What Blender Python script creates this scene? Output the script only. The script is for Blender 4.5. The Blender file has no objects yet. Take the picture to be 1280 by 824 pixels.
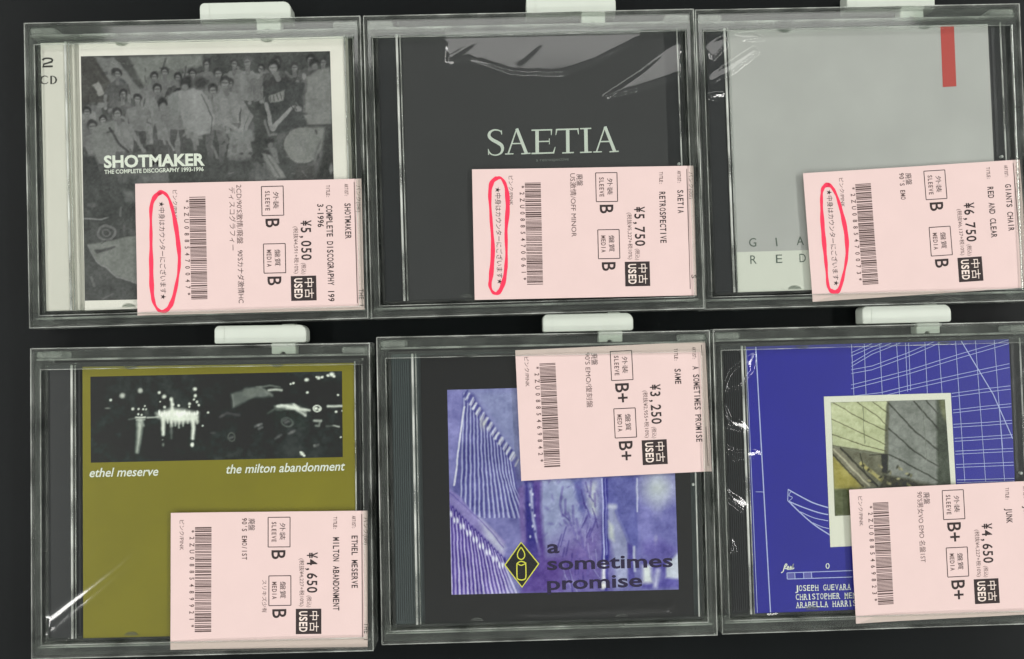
import bpy, math, random
import numpy as np
from mathutils import Matrix, Vector, Euler

SC = bpy.context.scene
COL = SC.collection
random.seed(7)

# ------------------------------------------------------------------ camera
CAM_Z, RX, RY, LENS = 0.40142, math.radians(1.3204), math.radians(-1.2709), 30.0
cam_data = bpy.data.cameras.new("camera")
cam = bpy.data.objects.new("camera", cam_data)
COL.objects.link(cam)
cam.location = (0, 0, CAM_Z)
cam.rotation_mode = 'ZYX'
cam.rotation_euler = (RX, RY, 0)
cam_data.lens = LENS
cam_data.sensor_width = 36
cam_data.sensor_fit = 'HORIZONTAL'
cam_data.clip_start = 0.01
cam_data.clip_end = 50
SC.camera = cam

# ------------------------------------------------------------------ exposure
SC.view_settings.view_transform = 'Standard'
SC.view_settings.look = 'None'
SC.view_settings.exposure = 0.0
SC.view_settings.gamma = 1.0
SC.cycles.use_denoising = True
SC.cycles.max_bounces = 16
SC.cycles.transparent_max_bounces = 24
SC.cycles.transmission_bounces = 12
SC.cycles.glossy_bounces = 6
SC.cycles.caustics_reflective = False
SC.cycles.caustics_refractive = True
SC.cycles.sample_clamp_indirect = 4.0

# ------------------------------------------------------------------ room light
world = bpy.data.worlds.new("World")
SC.world = world
world.use_nodes = True
wn, wl = world.node_tree.nodes, world.node_tree.links
tc = wn.new('ShaderNodeTexCoord')
dp = wn.new('ShaderNodeVectorMath'); dp.operation = 'DOT_PRODUCT'
dp.inputs[1].default_value = (0.45, -0.65, 0.25)
wl.new(tc.outputs['Generated'], dp.inputs[0])
mr = wn.new('ShaderNodeMapRange')
mr.inputs['From Min'].default_value = -0.3
mr.inputs['From Max'].default_value = 0.7
mr.inputs['To Min'].default_value = 0.05
mr.inputs['To Max'].default_value = 0.24
wl.new(dp.outputs['Value'], mr.inputs['Value'])
bg = wn['Background']
bg.inputs['Color'].default_value = (0.97, 1.0, 0.98, 1)
wl.new(mr.outputs['Result'], bg.inputs['Strength'])


def lamp(name, loc, target, sx, sy, watts, col=(1.0, 0.985, 0.955), roll=0.0):
    d = bpy.data.lights.new(name, 'AREA')
    d.shape = 'RECTANGLE'
    d.size, d.size_y = sx, sy
    d.energy = watts
    d.color = col
    o = bpy.data.objects.new(name, d)
    COL.objects.link(o)
    o.location = loc
    q = (Vector(target) - Vector(loc)).to_track_quat('-Z', 'Y')
    o.rotation_euler = q.to_euler()
    return o


lamp("ceiling_tube", (-2.15, 0.2, 2.1), (-2.15, 0.2, 0), 0.45, 3.2, 100)
lamp("ceiling_tube", (2.2, 0.3, 2.1), (2.2, 0.3, 0), 0.45, 3.2, 92)
lamp("ceiling_panel", (0.05, 1.75, 2.1), (0.05, 1.75, 0), 2.6, 1.0, 27)
lamp("ceiling_tube", (0.05, -1.9, 2.1), (0.05, -1.9, 0), 2.4, 0.35, 36)


# ------------------------------------------------------------------ colour + materials
def lin1(c):
    c = c / 255.0
    return c / 12.92 if c <= 0.04045 else ((c + 0.055) / 1.055) ** 2.4


HAZE = 0.030          # light the clear layers reflect on top of a print
GAIN = 1.0


def ink(r, g, b, haze=HAZE):
    return tuple(max(0.004, (lin1(v) - haze) / GAIN) for v in (r, g, b)) + (1.0,)


def ink_np(img, haze=HAZE):
    c = img / 255.0
    l = np.where(c <= 0.04045, c / 12.92, ((c + 0.055) / 1.055) ** 2.4)
    return np.clip((l - haze) / GAIN, 0.004, 0.95)


MATS = {}


def new_mat(name):
    m = bpy.data.materials.new(name)
    m.use_nodes = True
    return m, m.node_tree.nodes, m.node_tree.links


def solid(name, col, rough=0.5, spec=0.3, noise=0.0, nscale=400.0, bump=0.0, bscale=900.0):
    if name in MATS:
        return MATS[name]
    m, n, l = new_mat(name)
    b = n['Principled BSDF']
    b.inputs['Base Color'].default_value = tuple(col[:3]) + (1,)
    b.inputs['Roughness'].default_value = rough
    b.inputs['Specular IOR Level'].default_value = spec
    if noise or bump:
        t = n.new('ShaderNodeTexCoord')
    if noise:
        nz = n.new('ShaderNodeTexNoise')
        nz.inputs['Scale'].default_value = nscale
        nz.inputs['Detail'].default_value = 5
        l.new(t.outputs['Object'], nz.inputs['Vector'])
        r = n.new('ShaderNodeMapRange')
        r.inputs['To Min'].default_value = 1 - noise
        r.inputs['To Max'].default_value = 1 + noise
        l.new(nz.outputs['Fac'], r.inputs['Value'])
        mx = n.new('ShaderNodeMix'); mx.data_type = 'RGBA'; mx.blend_type = 'MULTIPLY'
        mx.inputs['Factor'].default_value = 1
        mx.inputs['A'].default_value = tuple(col[:3]) + (1,)
        l.new(r.outputs['Result'], mx.inputs['B'])
        l.new(mx.outputs['Result'], b.inputs['Base Color'])
    if bump:
        nb = n.new('ShaderNodeTexNoise')
        nb.inputs['Scale'].default_value = bscale
        nb.inputs['Detail'].default_value = 3
        l.new(t.outputs['Object'], nb.inputs['Vector'])
        bp = n.new('ShaderNodeBump')
        bp.inputs['Strength'].default_value = bump
        bp.inputs['Distance'].default_value = 0.0004
        l.new(nb.outputs['Fac'], bp.inputs['Height'])
        l.new(bp.outputs['Normal'], b.inputs['Normal'])
    MATS[name] = m
    return m


def photo_mat():
    if 'printed_photo' in MATS:
        return MATS['printed_photo']
    m, n, l = new_mat('printed_photo')
    b = n['Principled BSDF']
    a = n.new('ShaderNodeAttribute'); a.attribute_name = 'print'
    l.new(a.outputs['Color'], b.inputs['Base Color'])
    b.inputs['Roughness'].default_value = 0.45
    b.inputs['Specular IOR Level'].default_value = 0.25
    MATS['printed_photo'] = m
    return m


def clear_mat(name, tint=(0.98, 0.985, 0.98), rough=0.03, ior=1.5, haze=0.0, bump=0.0, bscale=60.0, boost=1.0):
    """thin clear sheet: see-through with a Fresnel gloss"""
    if name in MATS:
        return MATS[name]
    m, n, l = new_mat(name)
    n.remove(n['Principled BSDF'])
    out = n['Material Output']
    tr = n.new('ShaderNodeBsdfTransparent'); tr.inputs['Color'].default_value = tint + (1,)
    gl = n.new('ShaderNodeBsdfGlossy'); gl.inputs['Roughness'].default_value = rough
    fr = n.new('ShaderNodeFresnel')
    ge = n.new('ShaderNodeNewGeometry')
    mi = n.new('ShaderNodeMapRange')                 # the same gloss from both sides of the sheet
    mi.inputs['To Min'].default_value = ior; mi.inputs['To Max'].default_value = 1.0 / ior
    l.new(ge.outputs['Backfacing'], mi.inputs['Value']); l.new(mi.outputs['Result'], fr.inputs['IOR'])
    mm = n.new('ShaderNodeMath'); mm.operation = 'MULTIPLY'; mm.inputs[1].default_value = boost; mm.use_clamp = True
    l.new(fr.outputs['Fac'], mm.inputs[0])
    mx = n.new('ShaderNodeMixShader')
    l.new(mm.outputs['Value'], mx.inputs['Fac'])
    l.new(tr.outputs['BSDF'], mx.inputs[1]); l.new(gl.outputs['BSDF'], mx.inputs[2])
    last = mx
    if haze:
        df = n.new('ShaderNodeBsdfDiffuse'); df.inputs['Color'].default_value = (0.76, 0.79, 0.76, 1)
        m2 = n.new('ShaderNodeMixShader'); m2.inputs['Fac'].default_value = haze
        l.new(mx.outputs['Shader'], m2.inputs[1]); l.new(df.outputs['BSDF'], m2.inputs[2])
        last = m2
    if bump:
        t = n.new('ShaderNodeTexCoord')
        nb = n.new('ShaderNodeTexNoise'); nb.inputs['Scale'].default_value = bscale; nb.inputs['Detail'].default_value = 2
        l.new(t.outputs['Object'], nb.inputs['Vector'])
        bp = n.new('ShaderNodeBump'); bp.inputs['Strength'].default_value = bump; bp.inputs['Distance'].default_value = 0.001
        l.new(nb.outputs['Fac'], bp.inputs['Height'])
        l.new(bp.outputs['Normal'], gl.inputs['Normal']); l.new(bp.outputs['Normal'], fr.inputs['Normal'])
    l.new(last.outputs['Shader'], out.inputs['Surface'])
    MATS[name] = m
    return m


def thick_mat(name, tint=(0.955, 0.97, 0.955), rough=0.03, ior=1.47, through=0.4, haze=0.06, bump=0.15):
    """moulded clear plastic: refracts, with milky scatter for wear and for painted edge highlights"""
    if name in MATS:
        return MATS[name]
    m, n, l = new_mat(name)
    n.remove(n['Principled BSDF'])
    out = n['Material Output']
    g = n.new('ShaderNodeBsdfGlass'); g.inputs['Color'].default_value = tint + (1,)
    g.inputs['Roughness'].default_value = rough; g.inputs['IOR'].default_value = ior
    tr = n.new('ShaderNodeBsdfTransparent'); tr.inputs['Color'].default_value = tint + (1,)
    mx = n.new('ShaderNodeMixShader'); mx.inputs['Fac'].default_value = through
    l.new(g.outputs['BSDF'], mx.inputs[1]); l.new(tr.outputs['BSDF'], mx.inputs[2])
    df = n.new('ShaderNodeBsdfDiffuse'); df.inputs['Color'].default_value = (0.76, 0.79, 0.74, 1)
    t = n.new('ShaderNodeTexCoord')
    nz = n.new('ShaderNodeTexNoise'); nz.inputs['Scale'].default_value = 70; nz.inputs['Detail'].default_value = 1.5
    l.new(t.outputs['Object'], nz.inputs['Vector'])
    r = n.new('ShaderNodeMapRange'); r.inputs['From Min'].default_value = 0.3; r.inputs['From Max'].default_value = 0.75
    r.inputs['To Min'].default_value = haze * 0.15; r.inputs['To Max'].default_value = min(0.95, haze * 2.1)
    l.new(nz.outputs['Fac'], r.inputs['Value'])
    m2 = n.new('ShaderNodeMixShader')
    l.new(r.outputs['Result'], m2.inputs['Fac'])
    l.new(mx.outputs['Shader'], m2.inputs[1]); l.new(df.outputs['BSDF'], m2.inputs[2])
    if bump:
        nb = n.new('ShaderNodeTexNoise'); nb.inputs['Scale'].default_value = 55; nb.inputs['Detail'].default_value = 2
        l.new(t.outputs['Object'], nb.inputs['Vector'])
        bp = n.new('ShaderNodeBump'); bp.inputs['Strength'].default_value = bump; bp.inputs['Distance'].default_value = 0.001
        l.new(nb.outputs['Fac'], bp.inputs['Height'])
        l.new(bp.outputs['Normal'], g.inputs['Normal'])
    l.new(m2.outputs['Shader'], out.inputs['Surface'])
    MATS[name] = m
    return m


M_TABLE = solid('black_tabletop', (0.0045, 0.0058, 0.0060), 0.36, 0.09, 0.45, 14.0, 0.05, 260.0)
M_WHITE_PLASTIC = solid('white_plastic', (0.50, 0.54, 0.48), 0.38, 0.4, 0.04, 120.0, 0.03, 300.0)
M_PAPER = solid('pink_paper', (0.630, 0.486, 0.464), 0.72, 0.18, 0.04, 70.0, 0.10, 1500.0)
M_INK = solid('black_ink', (0.038, 0.030, 0.030), 0.7, 0.1)
M_INK_GREY = solid('grey_ink', (0.095, 0.066, 0.062), 0.7, 0.1)
M_MARKER = solid('red_marker', (0.74, 0.035, 0.085), 0.6, 0.2, 0.12, 500.0)
M_REVERSED = solid('paper_showing_through', (0.70, 0.60, 0.54), 0.7, 0.1)
M_TRAY_DARK = solid('black_tray_plastic', (0.010, 0.012, 0.013), 0.35, 0.4, 0.1, 60.0)
M_TRAY_GREY = solid('grey_tray_plastic', (0.055, 0.072, 0.072), 0.35, 0.4, 0.1, 60.0)
M_TRAY_WHITE = solid('white_tray_card', (0.64, 0.635, 0.56), 0.4, 0.3, 0.05, 60.0)
M_LID = clear_mat('clear_lid_plastic', haze=0.003, bump=0.02, bscale=30.0)
M_LIP = clear_mat('clear_lip_plastic', (0.95, 0.97, 0.95), rough=0.07, haze=0.018, bump=0.03, bscale=50.0)
M_FILM = clear_mat('clear_wrapping_film', (0.99, 0.995, 0.99), rough=0.13, ior=1.55, haze=0.0, boost=1.25)
M_RAIL = thick_mat('moulded_clear_plastic', through=0.40, haze=0.058, bump=0.0)
M_HINGE = thick_mat('highlight_hinge_plastic', (0.97, 0.98, 0.97), rough=0.06, through=0.15, haze=0.55, bump=0.0)  # milky white paints the lamp glint on hinge and closing ridges
M_BRIGHT_EDGE = thick_mat('highlight_edge_plastic', (0.95, 0.97, 0.95), rough=0.08, through=0.3, haze=0.20, bump=0.0)  # highlights on edges, blocks and channel walls put in as pale diffuse colour
M_EDGE = thick_mat('clear_edge_plastic', (0.95, 0.97, 0.95), rough=0.02, through=0.25, haze=0.03, bump=0.0)


# ------------------------------------------------------------------ mesh helpers
class MB:
    """collects geometry and links it as ONE mesh object"""
    def __init__(self):
        self.v, self.f, self.mi = [], [], []

    def add(self, verts, faces, m=0):
        o = len(self.v)
        self.v.extend(verts)
        for f in faces:
            self.f.append(tuple(i + o for i in f)); self.mi.append(m)

    def quad(self, pts, m=0):
        self.add(pts, [tuple(range(len(pts)))], m)

    def box(self, x0, y0, z0, x1, y1, z1, m=0):
        self.add([(x0, y0, z0), (x1, y0, z0), (x1, y1, z0), (x0, y1, z0),
                  (x0, y0, z1), (x1, y0, z1), (x1, y1, z1), (x0, y1, z1)],
                 [(0, 3, 2, 1), (4, 5, 6, 7), (0, 1, 5, 4), (1, 2, 6, 5), (2, 3, 7, 6), (3, 0, 4, 7)], m)

    def prism(self, pts, z0, z1, m=0):
        n = len(pts)
        a = sum(pts[i][0] * pts[(i + 1) % n][1] - pts[(i + 1) % n][0] * pts[i][1] for i in range(n))
        if a < 0:
            pts = pts[::-1]
        self.add([(p[0], p[1], z0) for p in pts] + [(p[0], p[1], z1) for p in pts],
                 [tuple(range(n - 1, -1, -1)), tuple(range(n, 2 * n))] +
                 [(i, (i + 1) % n, n + (i + 1) % n, n + i) for i in range(n)], m)

    def ribbon(self, pts, w, z, m=0, closed=False):
        """flat printed stroke through pts; w = width or list of widths"""
        n = len(pts)
        ws = [w] * n if not hasattr(w, '__len__') else list(w)
        L, R = [], []
        for i in range(n):
            a = pts[(i - 1) % n] if (closed or i > 0) else pts[i]
            b = pts[(i + 1) % n] if (closed or i < n - 1) else pts[i]
            dx, dy = b[0] - a[0], b[1] - a[1]
            d = math.hypot(dx, dy) or 1
            nx, ny = -dy / d, dx / d
            L.append((pts[i][0] + nx * ws[i] / 2, pts[i][1] + ny * ws[i] / 2, z))
            R.append((pts[i][0] - nx * ws[i] / 2, pts[i][1] - ny * ws[i] / 2, z))
        k = n if closed else n - 1
        self.add(L + R, [(i, (i + 1) % n, n + (i + 1) % n, n + i) for i in range(k)], m)


class Frame:
    """a thing's own frame: millimetres, x right and y DOWN the face, z up from the thing's base;
    the Empty stands at the middle of the base"""
    def __init__(self, w, h, origin, theta, z):
        self.w, self.h, self.t, self.z = w, h, theta, z
        c, s = math.cos(theta), math.sin(theta)
        self.o = np.array(origin, float)                     # world x,y of the face's top-left corner
        self.ex, self.ey = np.array([c, s]), np.array([s, -c])
        self.centre = self.o + self.ex * w / 2000 + self.ey * h / 2000

    def L(self, p):                                          # mm in frame -> object space metres
        return ((p[0] - self.w / 2) / 1000, (self.h / 2 - p[1]) / 1000, p[2] / 1000)

    def world(self, x, y):
        return self.o + self.ex * x / 1000 + self.ey * y / 1000

    def px(self, X, Y, z):                                   # point of the photograph -> mm on the plane z (mm above base)
        q = ray(X, Y, self.z + z / 1000) - self.o
        return (float(q @ self.ex) * 1000, float(q @ self.ey) * 1000)

    def pxs(self, pts, z):
        return [self.px(a, b, z) for a, b in pts]


_cx, _sx, _cy, _sy = math.cos(RX), math.sin(RX), math.cos(RY), math.sin(RY)
RM = np.array([[1, 0, 0], [0, _cx, -_sx], [0, _sx, _cx]]) @ np.array([[_cy, 0, _sy], [0, 1, 0], [-_sy, 0, _cy]])
FPX = LENS / 36 * 1280


def ray(X, Y, z):
    d = RM @ np.array([(X - 640) / FPX, -(Y - 412) / FPX, -1.0])
    t = (z - CAM_Z) / d[2]
    return np.array([d[0] * t, d[1] * t])


def empty(name, fr, label, cat, group):
    o = bpy.data.objects.new(name, None)
    o.empty_display_size = 0.02
    COL.objects.link(o)
    o.location = (fr.centre[0], fr.centre[1], fr.z)
    o.rotation_euler = (0, 0, fr.t)
    o['label'], o['category'], o['group'] = label, cat, group
    return o


def build(mb, name, mats, parent, fr, bevel=0.0, segs=2, smooth=False, bend=None):
    me = bpy.data.meshes.new(name)
    vs = [fr.L(p) if bend is None else fr.L((p[0], p[1], p[2] + bend(p[0], p[1]))) for p in mb.v]
    me.from_pydata(vs, [], mb.f)
    for m in (mats if isinstance(mats, (list, tuple)) else [mats]):
        me.materials.append(m)
    me.polygons.foreach_set('material_index', mb.mi)
    if bevel:
        import bmesh
        bm = bmesh.new(); bm.from_mesh(me)
        bmesh.ops.remove_doubles(bm, verts=bm.verts, dist=1e-7)
        es = [e for e in bm.edges if len(e.link_faces) == 2 and e.calc_face_angle(0) > 0.5]
        bmesh.ops.bevel(bm, geom=es, offset=bevel / 1000, segments=segs, affect='EDGES', clamp_overlap=True)
        bmesh.ops.recalc_face_normals(bm, faces=bm.faces)
        bm.to_mesh(me); bm.free()
    me.update()
    if smooth or bevel:
        me.polygons.foreach_set('use_smooth', [True] * len(me.polygons))
        if bevel:
            try:
                me.set_sharp_from_angle(angle=math.radians(35))
            except Exception:
                pass
    o = bpy.data.objects.new(name, me)
    COL.objects.link(o)
    o.parent = parent
    if bevel:
        w = o.modifiers.new('flat_faces', 'WEIGHTED_NORMAL')
        w.keep_sharp = True
        w.weight = 100
    return o


# lettering: outlines of Blender's built-in font, fitted to a box
_tcache = {}


def glyphs(body, bold=0.0, shear=0.0, spacing=1.0):
    k = (body, bold, shear, spacing)
    if k not in _tcache:
        c = bpy.data.curves.new("lettering", 'FONT')
        c.body = body; c.resolution_u = 3; c.offset = bold; c.shear = shear; c.space_character = spacing
        o = bpy.data.objects.new("lettering", c)
        COL.objects.link(o)
        bpy.context.view_layer.update()
        me = o.to_mesh()
        v = [(a.co.x, a.co.y) for a in me.vertices]
        f = [tuple(p.vertices) for p in me.polygons]
        o.to_mesh_clear()
        bpy.data.objects.remove(o); bpy.data.curves.remove(c)
        _tcache[k] = (v, f)
    return _tcache[k]


def letter(mb, body, org, along, up, length, cap, z, m=0, bold=0.0, shear=0.0, spacing=1.0, capfont=0.70):
    """set body from org (frame mm) running along `along`; total length and cap height in mm"""
    if any(ord(ch) > 0x2fff for ch in body):
        bold = 0.0
    v, f = glyphs(body, bold, shear, spacing)
    if not v:
        return
    xs = [p[0] for p in v]
    x0, x1 = min(xs), max(xs)
    sx = length / (x1 - x0) if length else cap / capfont
    sy = cap / capfont
    mb.add([(org[0] + along[0] * (p[0] - x0) * sx + up[0] * p[1] * sy,
             org[1] + along[1] * (p[0] - x0) * sx + up[1] * p[1] * sy, z) for p in v], f, m)


def unit(a, b):
    d = math.hypot(b[0] - a[0], b[1] - a[1])
    return ((b[0] - a[0]) / d, (b[1] - a[1]) / d), d


def letter_px(mb, fr, z, body, X0, Y0, X1, Y1, cap_px, m=0, **kw):
    """lettering whose baseline runs between two points of the photograph"""
    a, b = fr.px(X0, Y0, z), fr.px(X1, Y1, z)
    al, d = unit(a, b)
    letter(mb, body, a, al, (al[1], -al[0]), d, cap_px / 2.73, z, m, **kw)


# ------------------------------------------------------------------ printed pictures, painted on a fine mesh
def vnoise(X, Y, s, seed):
    rng = np.random.RandomState(seed)
    g = rng.rand(64, 64)
    x, y = X / s, Y / s
    xi, yi = np.floor(x).astype(int), np.floor(y).astype(int)
    fx, fy = x - xi, y - yi
    fx, fy = fx * fx * (3 - 2 * fx), fy * fy * (3 - 2 * fy)
    a, b = g[yi % 64, xi % 64], g[yi % 64, (xi + 1) % 64]
    c, d = g[(yi + 1) % 64, xi % 64], g[(yi + 1) % 64, (xi + 1) % 64]
    return (a * (1 - fx) + b * fx) * (1 - fy) + (c * (1 - fx) + d * fx) * fy


def fbm(X, Y, s, seed, oct=4):
    t, a, n = 0, 1.0, 0.0
    for i in range(oct):
        t = t + a * (vnoise(X, Y, s, seed + i) - 0.5); n += a
        a *= 0.55; s *= 0.5
    return t / n * 2


class Art:
    """a rectangle of print in a thing's frame, with one colour per vertex; X, Y are picture coordinates"""
    def __init__(self, fr, corners, z, step, base):
        P = [np.array(fr.px(a, b, z)) for a, b in corners]      # TL TR BR BL
        self.z, self.fr = z, fr
        nx = int(np.linalg.norm(P[1] - P[0]) / step); ny = int(np.linalg.norm(P[3] - P[0]) / step)
        u, v = np.meshgrid(np.linspace(0, 1, nx), np.linspace(0, 1, ny))
        C = np.array(corners, float)
        bl = lambda Q, k: (Q[0][k] * (1 - u) + Q[1][k] * u) * (1 - v) + (Q[3][k] * (1 - u) + Q[2][k] * u) * v
        self.x, self.y = bl(P, 0), bl(P, 1)
        self.X, self.Y = bl(C, 0), bl(C, 1)
        self.c = np.ones((ny, nx, 3)) * np.array(base, float)
        self.T = (0, 0, 1)

    def warp(self, s, amp, seed):            # uneven outlines
        X, Y = self.X, self.Y
        self.X = X + fbm(X, Y, s, seed, 3) * amp
        self.Y = Y + fbm(X, Y, s, seed + 9, 3) * amp

    def mono(self, a):
        g = self.c.mean(axis=2, keepdims=True)
        self.c += a * (g - self.c)

    def tone(self, gain, mid=128, off=0):
        self.c = (self.c - mid) * gain + mid + off

    def zoom(self, ox, oy, s):
        self.T = (ox, oy, s)

    def _t(self, pts):
        ox, oy, s = self.T
        return [(ox + p[0] / s, oy + p[1] / s) for p in pts]

    def mix(self, m, col):
        col = np.array(col if hasattr(col, '__len__') else (col * 0.985, col * 1.005, col * 0.995), float)
        self.c += m[..., None] * (col - self.c)

    def poly(self, pts, col, soft=1.0, a=1.0):
        pts = self._t(pts)
        X, Y = self.X, self.Y
        ins = np.zeros(X.shape, bool); dist = np.full(X.shape, 1e9)
        for i in range(len(pts)):
            (x0, y0), (x1, y1) = pts[i], pts[(i + 1) % len(pts)]
            if y0 != y1:
                c = ((y0 > Y) != (y1 > Y)) & (X < (x1 - x0) * (Y - y0) / (y1 - y0) + x0)
                ins ^= c
            dx, dy = x1 - x0, y1 - y0
            t = np.clip(((X - x0) * dx + (Y - y0) * dy) / (dx * dx + dy * dy + 1e-9), 0, 1)
            dist = np.minimum(dist, (X - x0 - t * dx) ** 2 + (Y - y0 - t * dy) ** 2)
        d = np.sqrt(dist) * np.where(ins, 1, -1)
        self.mix(np.clip(d / soft + 0.5, 0, 1) * a, col)

    def line(self, pts, w, col, soft=1.0, a=1.0, w1=None):
        pts = self._t(pts); w = w / self.T[2]; w1 = w if w1 is None else w1 / self.T[2]
        n = len(pts) - 1
        best = np.full(self.X.shape, -1e9)
        for i in range(n):
            (x0, y0), (x1, y1) = pts[i], pts[i + 1]
            dx, dy = x1 - x0, y1 - y0
            t = np.clip(((self.X - x0) * dx + (self.Y - y0) * dy) / (dx * dx + dy * dy + 1e-9), 0, 1)
            ww = w + (w1 - w) * (i + t) / n
            best = np.maximum(best, ww / 2 - np.hypot(self.X - x0 - t * dx, self.Y - y0 - t * dy))
        self.mix(np.clip(best / soft + 0.5, 0, 1) * a, col)

    def blob(self, x, y, rx, ry, col, soft=0.35, a=1.0, rot=0.0, ring=0.0):
        (x, y), = self._t([(x, y)]); rx /= self.T[2]; ry /= self.T[2]
        c, s = math.cos(rot), math.sin(rot)
        dx, dy = self.X - x, self.Y - y
        r = np.hypot((dx * c + dy * s) / rx, (-dx * s + dy * c) / ry)
        if ring:
            r = np.abs(r - 1) / ring
        self.mix(np.clip((1 - r) / soft, 0, 1) * a, col)

    def grain(self, s, amp, seed):
        self.c += (fbm(self.X, self.Y, s, seed) * amp)[..., None]

    def build(self, name, parent, haze=HAZE):
        ny, nx = self.X.shape
        me = bpy.data.meshes.new(name)
        co = np.empty((ny * nx, 3))
        co[:, 0] = (self.x.ravel() - self.fr.w / 2) / 1000
        co[:, 1] = (self.fr.h / 2 - self.y.ravel()) / 1000
        co[:, 2] = self.z / 1000
        idx = np.arange(ny * nx).reshape(ny, nx)
        q = np.stack([idx[1:, :-1], idx[1:, 1:], idx[:-1, 1:], idx[:-1, :-1]], -1).reshape(-1, 4)
        me.vertices.add(len(co)); me.vertices.foreach_set('co', co.ravel())
        me.loops.add(q.size); me.loops.foreach_set('vertex_index', q.ravel().astype(np.int32))
        me.polygons.add(len(q))
        me.polygons.foreach_set('loop_start', np.arange(0, q.size, 4, dtype=np.int32))
        me.update(calc_edges=True)
        at = me.color_attributes.new('print', 'FLOAT_COLOR', 'POINT')
        rgba = np.ones((ny * nx, 4)); rgba[:, :3] = ink_np(np.clip(self.c, 0, 255), haze).reshape(-1, 3)
        at.data.foreach_set('color', rgba.ravel())
        me.materials.append(photo_mat())
        o = bpy.data.objects.new(name, me)
        COL.objects.link(o); o.parent = parent
        return o


# ------------------------------------------------------------------ the surface
mb = MB()
me = bpy.data.meshes.new('tabletop')
S = 0.9
me.from_pydata([(-S, -S, 0), (S, -S, 0), (S, S, 0), (-S, S, 0), (-S, -S, -.02), (S, -S, -.02), (S, S, -.02), (-S, S, -.02)], [],
               [(0, 1, 2, 3), (7, 6, 5, 4), (0, 4, 5, 1), (1, 5, 6, 2), (2, 6, 7, 3), (3, 7, 4, 0)])
me.materials.append(M_TABLE)
table = bpy.data.objects.new('tabletop', me)
COL.objects.link(table)
table['kind'] = 'structure'
table['label'] = 'plain black tabletop under the six clear CD security cases'
table['category'] = 'tabletop'

# ------------------------------------------------------------------ security cases (clear frames with a white lock bar)
KW, KH, KD = 152.0, 138.6, 14.3
PLACES = [((-0.2122, 0.1477), 0.0300), ((-0.0595, 0.1522), 0.0300), ((0.0925, 0.1563), 0.0278),
          ((-0.2075, 0.0007), 0.0160), ((-0.0530, 0.0057), 0.0205), ((0.0999, 0.0092), 0.0254)]
LOCK_X = [78.0, 75.0, 72.5, 81.0, 76.0, 71.0]
CASE_LABEL = [
    'clear plastic security case holding the white bordered crowd photo CD',
    'clear plastic security case holding the plain black CD with white serif title',
    'clear plastic security case holding the pale grey CD with a red bar',
    'clear plastic security case holding the olive green CD with night lights photo',
    'clear plastic security case holding the black CD with a violet photo',
    'clear plastic security case holding the blue CD with white grid lines',
]


def sweep(mb, prof, W, H, m=0):
    """closed ring around the case; prof = points (left, right, top, bottom insets, z)"""
    n = len(prof)
    v = []
    for (l, r, t, b, z) in prof:
        v += [(l, t, z), (W - r, t, z), (W - r, H - b, z), (l, H - b, z)]
    f = []
    for i in range(n):
        j = (i + 1) % n
        for k in range(4):
            k2 = (k + 1) % 4
            f.append((i * 4 + k, i * 4 + k2, j * 4 + k2, j * 4 + k))
    mb.add(v, f, m)


def rounded(x0, y0, x1, y1, rs, seg=5):
    """rs: corner radii at (x0,y0), (x1,y0), (x1,y1), (x0,y1)"""
    out = []
    for (cx, cy, sx, sy, r, a0) in ((x0, y0, 1, 1, rs[0], 180), (x1, y0, -1, 1, rs[1], 270), (x1, y1, -1, -1, rs[2], 0), (x0, y1, 1, -1, rs[3], 90)):
        for k in range(seg + 1):
            a = math.radians(a0 + 90 * k / seg)
            out.append((cx + sx * r + r * math.cos(a), cy + sy * r + r * math.sin(a)))
    return out


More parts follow.
